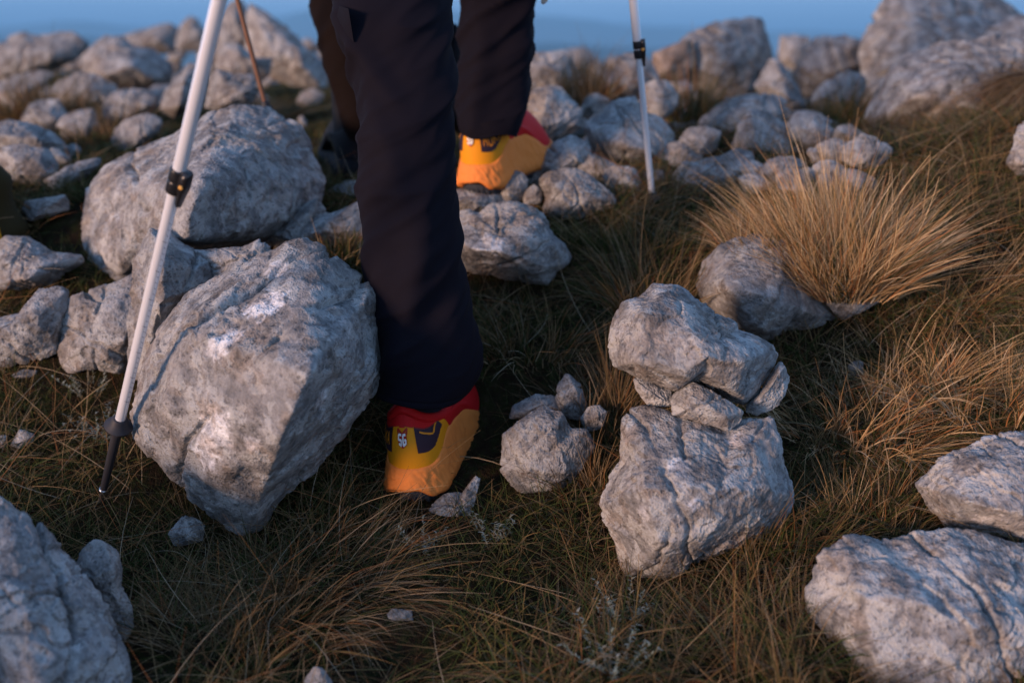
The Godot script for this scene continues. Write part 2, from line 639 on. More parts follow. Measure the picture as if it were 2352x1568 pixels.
	M.far = mat(Color(0.06, 0.07, 0.05), 1.0, 0.0, 0.0)
	M.tent = mat(Color(0.50, 0.24, 0.012), 0.7)
	M.olive = mat(Color(0.030, 0.024, 0.008), 0.9)

# ---------------------------------------------------------------- setting
func make_ground() -> void:
	var xs := []
	var zs := []
	var v := 0.0
	var st := 0.035
	while v < 1500.0:
		xs.append(v)
		if v > 0.0: xs.push_front(-v)
		v += st
		if v > 2.2: st *= 1.16
	v = 0.5
	st = 0.03
	while v < 1900.0:
		zs.append(-v)
		v += st
		if v > 3.0: st *= 1.12
	v = -0.5
	st = 0.12
	zs.push_front(-0.42)
	while v > -1500.0:
		zs.push_front(-v)
		v -= st
		st *= 1.35
	var verts := PackedVector3Array()
	var idx := PackedInt32Array()
	for z in zs:
		for x in xs:
			verts.append(Vector3(x, ground(x, z), z))
	var n := xs.size()
	for i in zs.size() - 1:
		for j in n - 1:
			var a := i * n + j
			idx.append_array([a, a + n, a + 1, a + 1, a + n, a + n + 1])
	idx.reverse()
	var o := part("ground", mesh_from(verts, idx), M.soil, self)
	tag(o, "dark stony soil of the mountain ridge under the grass", "ground", "", "structure")

func make_far() -> void:
	# valley floor and the ridges that stand in the haze beyond the summit
	var nz := FastNoiseLite.new()
	nz.seed = 4
	nz.frequency = 1.0
	nz.fractal_octaves = 4
	var pl := PlaneMesh.new()
	pl.size = Vector2(90000, 60000)
	var v := part("valley", pl, M.far, self, Vector3(0, -1150.0, -26000))
	tag(v, "wide valley floor lost in blue haze far below", "valley", "", "structure")
	# [distance, y of the crest in the picture at x0, at x1 ..., label]
	var ridges := [
		[26000.0, [-900, -30, -700, -24, -420, 40, 0, 62, 170, 48, 330, 62, 560, 58, 640, 38, 720, 22, 900, 20, 1230, 36, 1500, 60, 1800, 72, 2352, 76, 2800, 80], "faint high mountain ridge on the horizon in pale blue haze"],  # unseen peak at the left end added to lift the haze above the frame
		[13000.0, [-900, 92, 100, 84, 500, 96, 800, 104, 1180, 104, 1260, 99, 1400, 108, 1700, 120, 2352, 128, 2800, 120], "lower hazy blue mountain ridge in front of the horizon"],
	]
	for r in ridges:
		var rows := [[], [], [], []]
		var key: Array = r[1]
		var steps := 220
		for s in steps + 1:
			var px := lerpf(-900.0, 2800.0, float(s) / steps)
			var py := 0.0
			for i in range(0, key.size() - 2, 2):
				if px >= key[i] and px <= key[i + 2]:
					var t: float = (px - key[i]) / (key[i + 2] - key[i])
					py = lerpf(key[i + 1], key[i + 3], t * t * (3.0 - 2.0 * t))
					break
			py += 3.0 * nz.get_noise_2d(px * 0.012, r[0] * 0.01)
			var top := pix(px, py, r[0])
			rows[0].append(Vector3(top.x, -1200.0, top.z + r[0] * 0.10))
			rows[1].append(Vector3(top.x, lerpf(-1200.0, top.y, 0.55) + 90.0 * nz.get_noise_2d(px * 0.03, 5.0), top.z + r[0] * 0.04))
			rows[2].append(top)
			rows[3].append(Vector3(top.x, -1200.0, top.z - r[0] * 0.12))
		var o := part("mountain_ridge", sheet(rows), M.far, self)
		tag(o, r[2], "mountains", "", "structure")

# ---------------------------------------------------------------- people
func spline(rows: Array, t: float) -> Array:
	var f := t * (rows.size() - 1)
	var i := mini(int(f), rows.size() - 2)
	var u := f - i
	var out := []
	for k in rows[0].size():
		var p0: float = rows[maxi(i - 1, 0)][k]
		var p1: float = rows[i][k]
		var p2: float = rows[i + 1][k]
		var p3: float = rows[mini(i + 2, rows.size() - 1)][k]
		out.append(0.5 * (2.0 * p1 + (p2 - p0) * u + (2.0 * p0 - 5.0 * p1 + 4.0 * p2 - p3) * u * u + (3.0 * p1 - p0 - 3.0 * p2 + p3) * u * u * u))
	return out

# a trouser leg from rows of [picture y, left x, right x, metres ahead], hem last
func trouser_rows(keys: Array, steps: int, seg: int, amp: float, crease: Array, sd: float) -> Array:
	var rows := []
	var floor_y := 0.0
	for s in steps + 1:
		var k := spline(keys, float(s) / steps)
		var c := pix((k[1] + k[2]) * 0.5, k[0], k[3])
		var v := cam_basis * Vector3(((k[1] + k[2]) * 0.5 - 1176.0) / FOCAL, -(k[0] - 784.0) / FOCAL, -1.0)
		var hw: float = (k[2] - k[1]) * 0.5 / FOCAL * (k[3] / -v.z)
		var row := []
		if s == 0: floor_y = c.y
		var t := float(s) / steps
		for j in seg:
			var a := TAU * j / seg
			var dir := Vector3(cos(a), 0, sin(a))
			var arc := (PI / 2 - a) * hw            # metres round from the face that looks back at the camera, + to the right
			if arc < -PI * hw: arc += TAU * hw
			var y := c.y
			var ang := 0.55
			var across := -arc * sin(ang) + y * cos(ang)
			var along := arc * cos(ang) + y * sin(ang)
			var e := 0.0
			var r1 := 1.0 - absf(n_a.get_noise_3d(across * 9.0, along * 1.9, sd))
			e += amp * 0.9 * (pow(r1, 4.0) - 0.3) * smoothstep(1.0, 0.55, t)
			var r2 := 1.0 - absf(n_b.get_noise_3d(across * 20.0 + 3.0, along * 4.0, sd + 9.0))
			e += amp * 0.35 * (pow(r2, 3.0) - 0.3) * (0.4 + 0.6 * smoothstep(0.95, 0.5, t))
			e += amp * 0.8 * n_a.get_noise_3d(arc * 6.0, y * 2.2, sd + 20.0)
			for cr in crease:      # long sharp folds: [t0, t1, angle at t0, angle at t1, height]
				if t > cr[0] - 0.08 and t < cr[1] + 0.08:
					var u := clampf((t - cr[0]) / (cr[1] - cr[0]), 0.0, 1.0)
					var da := absf(angle_difference(a, lerpf(cr[2], cr[3], u)))
					e += cr[4] * exp(-da * da * 14.0) * smoothstep(cr[0] - 0.08, cr[0] + 0.05, t) * smoothstep(cr[1] + 0.08, cr[1] - 0.05, t)
			e -= 0.0016 * exp(-pow((t - 0.972) / 0.0035, 2.0))      # stitched hem line
			row.append(c + Vector3(dir.x * (hw + e), 0.004 * sin(a * 3.0 + sd) * smoothstep(0.9, 1.0, t), dir.z * (hw * 0.86 + e)))
		rows.append(row)
	# turned-in hem
	var last: Array = rows[-1]
	var cc := Vector3.ZERO
	for p in last: cc += p
	cc /= last.size()
	for q in [[0.985, -0.002], [0.95, 0.0], [0.93, 0.03]]:
		var row := []
		for p in last:
			row.append(cc + (p - cc) * Vector3(q[0], 1, q[0]) + Vector3(0, q[1], 0))
		rows.append(row)
	return rows

func join(meshes: Array) -> ArrayMesh:
	var st := SurfaceTool.new()
	st.begin(Mesh.PRIMITIVE_TRIANGLES)
	for m in meshes:
		st.append_from(m, 0, Transform3D())
	return st.commit()

func foot_width(q: float) -> float:
	var w := lerpf(0.041, 0.051, smoothstep(0.15, 0.68, q)) - 0.004 * exp(-pow((q - 0.42) / 0.13, 2.0))
	if q < 0.17: w *= sqrt(maxf(0.0, 1.0 - pow(1.0 - q / 0.17, 2.0)))
	if q > 0.70: w *= sqrt(maxf(0.0, 1.0 - pow((q - 0.70) / 0.30, 2.0)))
	return w

func foot_edge(u: float, out_by: float) -> Vector3:      # u 0 heel, 0.25 right side, 0.5 toe; x right, z back
	var q := (1.0 - cos(TAU * u)) * 0.5
	var e := 0.0005
	var pt := func(uu: float) -> Vector3:
		var qq := (1.0 - cos(TAU * uu)) * 0.5
		return Vector3(foot_width(qq) * signf(sin(TAU * uu)), 0, -qq * 0.30)
	var p: Vector3 = Vector3(foot_width(q) * signf(sin(TAU * u)), 0, -q * 0.30)
	var tg: Vector3 = (pt.call(u + e) - pt.call(u - e))
	var nn := Vector3(-tg.z, 0, tg.x).normalized() if tg.length() > 0.0 else Vector3(0, 0, 1)
	return p + nn * out_by

func sole_top(q: float) -> float:
	return 0.050 + 0.034 * smoothstep(0.05, 0.26, q) - 0.042 * smoothstep(0.42, 0.75, q)

func upper_point(u: float, t: float, out_by := 0.0) -> Vector3:
	var q := (1.0 - cos(TAU * u)) * 0.5
	var a := foot_edge(u, 0.0) + Vector3(0, sole_top(q) - 0.004, 0)
	var ph := TAU * u
	var o := Vector3(sin(ph) * 0.036, 0, -0.076 + cos(ph) * 0.062)
	o.y = 0.125 + 0.012 * exp(-pow(sin(ph * 0.5) / 0.25, 2.0)) - 0.022 * pow(absf(sin(ph)), 2.0) + 0.018 * smoothstep(0.6, 1.0, q)
	var s := t
	var p := a.lerp(o, s)
	var bulge := sin(PI * t)
	p.y += bulge * lerpf(0.004, 0.016, q)
	var nn := (a - Vector3(0, a.y, -0.11)).normalized()
	nn.y = 0.0
	p += nn * (bulge * 0.006 + out_by)
	return p

func shoe(parent: Node3D, at: Vector3, yaw: float, pitch: float, roll: float, scale_by: float, lateral_right: bool) -> Node3D:
	var s := Node3D.new()
	s.name = "shoe"
	parent.add_child(s, true)
	s.position = at - parent.position
	s.basis = Basis.from_euler(Vector3(pitch, yaw, roll)).scaled(Vector3.ONE * scale_by)
	var nu := 240
	# midsole
	var rows := []
	for h in [[0.0, -0.004], [0.05, 0.004], [0.12, 0.007], [0.22, 0.0085], [0.32, 0.008], [0.42, 0.006], [0.52, 0.0055], [0.62, 0.005], [0.72, 0.004], [0.82, 0.003], [0.92, 0.002], [1.0, 0.0], [1.0, -0.006]]:
		var row := []
		for i in nu:
			var u := float(i) / nu
			var q := (1.0 - cos(TAU * u)) * 0.5
			var groove := pow(1.0 - absf(n_b.get_noise_2d(minf(u, 1.0 - u) * 34.0 - h[0] * 3.2, h[0] * 2.2 + u * 6.0)), 5.0)
			var p := foot_edge(u, h[1] - 0.0030 * groove * smoothstep(0.0, 0.3, h[0]) * smoothstep(1.0, 0.7, h[0]) + 0.0010 * n_a.get_noise_2d(u * 26.0, h[0] * 5.0) + 0.005 * smoothstep(0.3, 0.0, q) * (1.0 - h[0]))
			p.y = h[0] * sole_top(q) + (1.0 - h[0]) * (0.020 * smoothstep(0.78, 1.0, q) + 0.016 * smoothstep(0.06, 0.0, q))
			if h[0] < 0.13: p.y += 0.0035 * n_a.get_noise_2d(u * 16.0, 3.0)
			row.append(p)
		rows.append(row)
	part("midsole", sheet(rows, true, false), M.orange, s)
	# outsole with lugs
	rows = []
	for h in [[-0.012, -0.016], [-0.011, -0.006], [0.003, -0.002], [0.006, -0.006]]:
		var row := []
		for i in nu:
			var u := float(i) / nu
			var q := (1.0 - cos(TAU * u)) * 0.5
			var p := foot_edge(u, h[1])
			p.y = h[0] + 0.020 * smoothstep(0.78, 1.0, q) + 0.007 * smoothstep(0.06, 0.0, q) + (0.003 if i % 6 < 3 and h[0] < 0.0 else 0.0)
			row.append(p)
		rows.append(row)
	part("outsole", sheet(rows, true, true), M.outsole, s)
	# upper, one mesh for each panel
	var nt := 44
	var groups := {"heel_counter": [], "side_panel_right": [], "side_panel_left": [], "collar": [], "upper": []}
	for i in nu:
		for j in nt:
			var u := (i + 0.5) / nu
			var uu := u if u < 0.5 else u - 1.0
			var t := (j + 0.5) / nt
			var g := "upper"
			var au := absf(uu)
			var panel_low := 0.27 + 0.16 * smoothstep(0.10, 0.17, au)
			if t > 0.72 - 0.03 * smoothstep(0.06, 0.0, au): g = "collar"
			elif au > 0.052 and au < 0.155 and t > panel_low: g = "side_panel_right" if uu > 0.0 else "side_panel_left"
			elif au < 0.17: g = "heel_counter"
			groups[g].append([i, j])
	var mats := {"heel_counter": "yellow", "side_panel_right": "panel", "side_panel_left": "panel", "collar": "red", "upper": "red"}
	for g in groups:
		var v := PackedVector3Array()
		var idx := PackedInt32Array()
		var lift := 0.0012 if g.begins_with("side") else 0.002 if g == "collar" else 0.0
		var at_idx := {}
		for c in groups[g]:
			var ids := []
			for o in [[0, 0], [1, 0], [0, 1], [1, 1]]:
				var key: int = ((c[0] + o[0]) % nu) * 100 + c[1] + o[1]
				if not at_idx.has(key):
					at_idx[key] = v.size()
					v.append(upper_point(float((c[0] + o[0]) % nu) / nu, float(c[1] + o[1]) / nt, lift))
				ids.append(at_idx[key])
			idx.append_array([ids[0], ids[1], ids[2], ids[1], ids[3], ids[2]])
		part("side_panel" if g.begins_with("side") else g, mesh_from(v, idx), M[mats[g]], s)
	# lining closes the opening under the trouser leg
	var lr := [[], []]
	for i in 48:
		lr[0].append(upper_point(i / 48.0, 1.0, 0.001))
		lr[1].append(upper_point(i / 48.0, 1.0) * Vector3(0.5, 0.85, 1.0) + Vector3(0, 0, -0.02))
	part("lining", sheet(lr, true, true), M.lining, s)
	# padded collar roll and its stitching
	var pr := []
	for q in 9:
		var row := []
		for i in 96:
			var c := upper_point(i / 96.0, 0.97, 0.001)
			var a := TAU * q / 8.0
			var outw := (c - Vector3(0, c.y, -0.076)).normalized()
			row.append(c + outw * cos(a) * 0.006 + Vector3(0, sin(a) * 0.008, 0))
		pr.append(row)
	part("collar_padding", sheet(pr, true), M.red, s)
	var sr := [[], []]
	for i in 97:
		var u := fposmod(-0.17 + 0.34 * i / 96.0, 1.0)
		var w := 0.004 if i % 2 == 0 else 0.006
		sr[0].append(upper_point(u, 0.712, 0.0028))
		sr[1].append(upper_point(u, 0.712 + w * 2.0, 0.0028))
	part("stitching", sheet(sr), M.print_red, s)
	# print: a bird-like mark on the inner side, letters on the outer side, a shield on the heel
	var k := 1.0 if lateral_right else -1.0
	var strokes := func(list: Array, u0: float, du: float, t0: float, dt: float, thick: float, lift: float) -> ArrayMesh:
		var v := PackedVector3Array()
		var idx := PackedInt32Array()
		for l in list:
			var p0 := Vector2(l[0], l[1])
			var p1 := Vector2(l[2], l[3])
			var sd := (p1 - p0).orthogonal().normalized() * thick
			for n in 6:
				var c := p0.lerp(p1, n / 5.0)
				for w in [-1.0, 1.0]:
					var e: Vector2 = c + sd * w
					v.append(upper_point(fposmod(u0 + du * e.x, 1.0), t0 + dt * e.y, lift))
				if n:
					var b := v.size()
					idx.append_array([b - 4, b - 3, b - 2, b - 3, b - 1, b - 2])
		return mesh_from(v, idx)
	var letters := [
		[0, 0, 0, 1], [0.7, 0, 0.7, 1], [0, 0.5, 0.7, 0.5],
		[1.1, 0.15, 1.1, 0.85], [1.1, 0.85, 1.3, 1.0], [1.3, 1.0, 1.6, 1.0], [1.6, 1.0, 1.8, 0.85], [1.8, 0.85, 1.8, 0.15], [1.8, 0.15, 1.6, 0], [1.6, 0, 1.3, 0], [1.3, 0, 1.1, 0.15],
		[2.2, 0, 2.2, 1], [2.2, 0.45, 2.9, 1], [2.45, 0.6, 2.95, 0],
		[3.2, 0, 3.6, 1], [3.6, 1, 4.0, 0], [3.35, 0.35, 3.85, 0.35]]
	# on the left side the word is read towards the heel, so it ends there
	if lateral_right:
		part("lettering", strokes.call(letters, 0.066, 0.0205, 0.40, 0.24, 0.10, 0.0030), M.print_orange, s)
	else:
		part("lettering", strokes.call(letters, -0.060 - 4.0 * 0.0205, 0.0205, 0.40, 0.24, 0.10, 0.0030), M.print_orange, s)
	var bird := [[0.0, 0.75, 0.35, 0.62], [0.35, 0.62, 0.65, 0.38], [0.65, 0.38, 0.80, 0.68], [0.80, 0.68, 1.0, 0.95]]
	if k > 0.0:
		part("emblem", strokes.call(bird, -0.145, 0.075, 0.40, 0.34, 0.055, 0.0030), M.print_orange, s)
	else:
		part("emblem", strokes.call(bird, 0.070, 0.075, 0.40, 0.34, 0.055, 0.0030), M.print_orange, s)
	var fill := []
	for n in 9:
		var y := 0.08 + n * 0.1
		var half := 0.5 - 0.42 * smoothstep(0.35, 0.0, y)
		fill.append([-half, y, half, y])
	fill.append_array([[-0.5, 0.85, -0.62, 1.2], [0.5, 0.85, 0.62, 1.25], [-0.62, 1.2, -0.1, 0.92], [0.62, 1.25, 0.1, 0.92]])
	part("shield", strokes.call(fill, 0.002, 0.034, 0.36, 0.26, 0.07, 0.0022), M.print_red, s)
	var sg := [[-0.08, 0.82, -0.42, 0.86], [-0.40, 0.86, -0.40, 0.52], [-0.42, 0.55, -0.08, 0.50], [-0.11, 0.52, -0.11, 0.22], [-0.08, 0.18, -0.38, 0.30], [0.42, 0.86, 0.08, 0.82], [0.11, 0.82, 0.11, 0.18], [0.08, 0.18, 0.40, 0.32], [0.40, 0.30, 0.40, 0.56], [0.42, 0.54, 0.25, 0.52]]
	part("monogram", strokes.call(sg, 0.002, 0.034, 0.36, 0.26, 0.075, 0.0034), M.print_white, s)
	return s

func boot(parent: Node3D, at: Vector3, yaw: float, pitch: float) -> void:
	var s := Node3D.new()
	s.name = "boot"
	parent.add_child(s, true)
	s.position = at - parent.position
	s.basis = Basis.from_euler(Vector3(pitch, yaw, 0))
	var rows := []
	for j in 15:
		var row := []
		for i in 64:
			row.append(upper_point(i / 64.0, j / 14.0))
		rows.append(row)
	for j in 5:
		var row := []
		for i in 64:
			row.append(upper_point(i / 64.0, 1.0) + Vector3(0, 0.02 * (j + 1), 0))
		rows.append(row)
	part("upper", sheet(rows, true, true), M.boot, s)
	rows = []
	for h in [[-0.004, -0.01], [-0.003, 0.002], [0.02, 0.004], [0.05, 0.0]]:
		var row := []
		for i in 64:
			var p := foot_edge(i / 64.0, h[1])
			p.y = h[0]
			row.append(p)
		rows.append(row)
	part("sole", sheet(rows, true, true), M.boot, s)

func make_people() -> void:
	# the near hiker
	var heel := on_ground(940, 1168) + Vector3(0, 0.026, 0)
	clear_spots.append([heel.x + 0.01, heel.z + 0.03, 0.09])
	clear_spots.append([heel.x + 0.06, heel.z - 0.12, 0.10])
	var h := thing("person", Vector3(heel.x, heel.y, heel.z), "hiker in dark trousers striding uphill in orange and red trail shoes", "person")
	var near_keys := [
		[-520, 800, 1120, 1.98], [-330, 782, 1085, 1.90], [-150, 774, 1050, 1.80], [0, 776, 1036, 1.72], [90, 786, 1040, 1.68], [180, 810, 1045, 1.645], [260, 819, 1048, 1.62], [340, 826, 1051, 1.60], [450, 825, 1054, 1.575], [580, 835, 1057, 1.55], [690, 848, 1075, 1.535], [765, 858, 1096, 1.52], [820, 868, 1104, 1.51], [865, 868, 1098, 1.505], [900, 862, 1078, 1.50]]
	var far_keys := [
		[-520, 960, 1190, 2.00], [-330, 1000, 1215, 2.10], [-150, 1045, 1238, 2.19], [0, 1060, 1234, 2.20], [90, 1056, 1228, 2.18], [170, 1051, 1220, 2.16], [240, 1051, 1211, 2.13], [280, 1053, 1199, 2.11], [308, 1057, 1188, 2.10]]
	var lists := []
	lists.append(sheet(trouser_rows(near_keys, 230, 128, 0.012, [[0.60, 0.88, 1.20, 2.35, 0.016], [0.36, 0.60, 2.3, 1.5, 0.008], [0.24, 0.40, 2.6, 1.7, 0.010]], 1.0), true))
	lists.append(sheet(trouser_rows(far_keys, 100, 80, 0.015, [[0.5, 0.95, 1.9, 2.2, 0.010]], 30.0), true))
	# pelvis
	var c := pix(990, -520, 1.98)
	var pr := []
	for j in 14:
		var t := j / 13.0
		var row := []
		for i in 48:
			var a := TAU * i / 48
			var r := lerpf(0.45, 1.0, smoothstep(0.0, 0.35, t))
			row.append(c + Vector3(cos(a) * 0.185 * r, -0.10 + 0.30 * t, sin(a) * 0.135 * r))
		pr.append(row)
	lists.append(sheet(pr, true, true))
	var tm := join(lists)
	part("trousers", tm, M.cloth, h, -h.position)
	# open side pocket that stands off the thigh
	var pk := [[], [], []]
	for i in 7:
		var t := i / 6.0
		pk[0].append(pix(800.0 + 12.0 * t, lerpf(20.0, 96.0, t), 1.60))
		pk[1].append(pix(779.0 + 2.0 * t - 8.0 * sin(PI * t), lerpf(12.0, 92.0, t), 1.645))
		pk[2].append(pix(792.0, lerpf(10.0, 94.0, t), 1.70))
	part("pocket", sheet(pk), M.cloth, h, -h.position)
	var cord := tube([pix(1262, -60, 2.02), pix(1258, -20, 2.02), pix(1250, 0, 2.02), pix(1246, 9, 2.02)], [0.004, 0.004, 0.007, 0.003], 10)
	part("drawcord", cord, mat(Color(0.5, 0.4, 0.34), 0.7), h, -h.position)
	shoe(h, heel, deg_to_rad(-15.0), deg_to_rad(3.0), deg_to_rad(3.0), 1.17, false)
	var fh := pix(1086, 440, 2.09)
	shoe(h, fh, deg_to_rad(-26.0), deg_to_rad(5.0), 0.0, 1.16, true)
	# the hiker ahead
	var b := on_ground(822, 424) + Vector3(0, 0.004, 0)
	var p := thing("person", b, "second hiker ahead in brown trousers and black boots, half hidden", "person")
	var d: float = -b.z
	var k1 := [[-520, 760, 960, d + 0.35], [-250, 735, 900, d + 0.25], [0, 718, 868, d + 0.12], [70, 727, 866, d + 0.08], [150, 746, 866, d + 0.05], [220, 768, 866, d + 0.02], [280, 782, 862, d], [316, 796, 852, d]]
	var k2 := [[-520, 860, 1040, d + 0.40], [-250, 870, 1030, d + 0.42], [-60, 890, 1028, d + 0.40], [60, 905, 1030, d + 0.32], [130, 925, 1036, d + 0.26], [190, 940, 1040, d + 0.22]]
	part("trousers", join([sheet(trouser_rows(k1, 70, 60, 0.008, [], 50.0), true), sheet(trouser_rows(k2, 60, 60, 0.008, [], 70.0), true)]), M.cloth_brown, p, -p.position)
	boot(p, b, deg_to_rad(20.0), 0.0)
	boot(p, pix(1000, 262, d + 0.26), deg_to_rad(-30.0), deg_to_rad(-20.0))

# ---------------------------------------------------------------- poles
func pole(label: String, top: Vector3, tip: Vector3, clamp_at: float, basket_at: float, r_up: float, r_low: float, m_shaft: Material, lever_side: Vector3, marks: bool) -> void:
	var o := thing("trekking_pole", tip, label, "trekking pole")
	var ax := (top - tip).normalized()
	var len := (top - tip).length()
	var at := func(t: float) -> Vector3: return ax * (len * t)      # t 0 tip, 1 top
	var sd := (lever_side - ax * lever_side.dot(ax)).normalized()
	var fw := ax.cross(sd).normalized()
	part("upper_shaft", tube([at.call(clamp_at), at.call(0.93)], [r_up, r_up], 28), m_shaft, o)
	part("lower_shaft", tube([at.call(basket_at - 0.005), at.call(clamp_at + 0.004)], [r_low * 0.96, r_low], 28), m_shaft, o)
	part("grip", tube([at.call(0.90), at.call(0.905), at.call(0.95), at.call(0.99), at.call(1.0)], [r_up * 1.1, r_up * 1.7, r_up * 1.5, r_up * 1.9, r_up * 1.2], 20), M.rubber, o)
	# clamp: collar, lever and screw
	var cl := 0.036 / len
	var kr := r_low / 0.009
	var c0: Vector3 = at.call(clamp_at)
	part("clamp_collar", tube([c0 - ax * 0.018, c0 - ax * 0.017, c0 - ax * 0.002, c0 - ax * 0.001, c0 + ax * 0.001, c0 + ax * 0.002, c0 + ax * 0.016, c0 + ax * 0.018], [r_low * 1.2, r_low * 1.42, r_low * 1.46, r_low * 1.30, r_low * 1.30, r_low * 1.46, r_low * 1.44, r_low * 1.2], 28), M.plastic, o)
	var lv := []
	for j in 9:
		var t := j / 8.0
		var row := []
		var y := lerpf(0.019, -0.034, t)
		var reach := r_low * lerpf(2.35, 1.75, smoothstep(0.3, 1.0, t))
		var inner := r_low * lerpf(0.7, 1.15, smoothstep(0.3, 0.7, t))
		var wd := r_low * lerpf(1.15, 0.75, smoothstep(0.4, 1.0, t)) * (0.75 if j == 0 or j == 8 else 1.0)
		for q in [[inner, -1.0], [reach * 0.8, -1.0], [reach, -0.55], [reach, 0.55], [reach * 0.8, 1.0], [inner, 1.0]]:
			row.append(c0 + ax * y * 1.0 + sd * q[0] + fw * q[1] * wd)
		lv.append(row)
	var lever := part("clamp_lever", sheet(lv, true, true), M.plastic, o)
	var sc := c0 + sd * r_low * 1.65 + fw * (-r_low * 1.15)
	part("screw", tube([sc, sc - fw * 0.0018], [0.0032, 0.0030], 12), M.brass, lever)
	# basket and tapered end
	var bk: Vector3 = at.call(basket_at)
	part("basket", tube([bk + ax * 0.012, bk + ax * 0.010, bk + ax * 0.001, bk - ax * 0.004, bk - ax * 0.007, bk - ax * 0.008, bk - ax * 0.006], [r_low * 1.05, r_low * 1.5, r_low * 1.75, r_low * 2.65, r_low * 2.75, r_low * 2.65, r_low * 1.2], 28), M.rubber, o)
	var pts := []
	var rad := []
	for j in 12:
		pts.append(bk - ax * (0.006 + j * 0.0016))
		rad.append(r_low * (1.28 if j % 3 == 1 else 1.08))
	part("thread", tube(pts, rad, 20), M.rubber, o)
	part("tip_sleeve", tube([bk - ax * 0.02, at.call(0.030)], [r_low * 1.0, r_low * 0.70], 20), M.rubber, o)
	part("tip_collar", tube([at.call(0.031), at.call(0.026), at.call(0.025)], [r_low * 0.86, r_low * 0.86, r_low * 0.6], 16), M.steel, o)
	part("tip", tube([at.call(0.027), at.call(0.004), at.call(0.0)], [r_low * 0.55, r_low * 0.5, r_low * 0.25], 14), M.steel, o)
	if marks:
		var list := []
		for j in 34:
			var c: Vector3 = at.call(lerpf(basket_at + 0.05, clamp_at - 0.06, j / 33.0))
			var row0 := []
			var row1 := []
			var w := 0.9 if j % 5 == 0 else 0.5
			for q in 7:
				var a := lerpf(0.15, 0.15 + w, q / 6.0)
				var dr := sd * cos(a) * 1.0 - fw * sin(a)
				row0.append(c + dr * (r_low + 0.0003) + ax * (0.0035 * q / 6.0))
				row1.append(c + dr * (r_low + 0.0003) + ax * (0.0035 * q / 6.0 - 0.0008))
			list.append(sheet([row0, row1]))
		part("length_marks", join(list), M.mark, o)

func make_poles() -> void:
	var tip := pix(230, 1153, 1.46)
	var mid := pix(503, 0, 1.19)
	var top := tip + (mid - tip) * 1.22
	var frac := func(tip: Vector3, top: Vector3, px: float, py: float) -> float:      # where along a pole the picture position lies
		var best := 0.0
		var bd := 1e9
		for i in 400:
			var p := tip.lerp(top, i / 400.0)
			var v := cam_basis.inverse() * (p - cam_pos)
			var q := Vector2(1176.0 + v.x / -v.z * FOCAL, 784.0 - v.y / -v.z * FOCAL)
			var dd := q.distance_to(Vector2(px, py))
			if dd < bd:
				bd = dd
				best = i / 400.0
		return best
	pole("silver aluminium trekking pole with black clamp and basket leaning before grey boulder", top, tip, frac.call(tip, top, 402, 415), frac.call(tip, top, 270, 972), 0.0087, 0.0078, M.alu, Vector3(1, 0, 0.35), true)
	tip = pix(1504, 512, 2.13)
	mid = pix(1455, 0, 2.06)
	top = tip + (mid - tip) * 1.75
	pole("silver trekking pole planted upright in grass behind the grass tuft", top, tip, frac.call(tip, top, 1468, 112), frac.call(tip, top, 1494, 452), 0.0088, 0.0066, M.alu, Vector3(1, 0, 0.2), false)
	tip = pix(623, 292, 2.26)
	mid = pix(545, 0, 2.22)
	top = tip + (mid - tip) * 3.0
	pole("thin bronze trekking pole resting on top of the dark shaded boulder", top, tip, 0.62, frac.call(tip, top, 609, 245), 0.0062, 0.0052, M.bronze, Vector3(1, 0, 0.2), false)

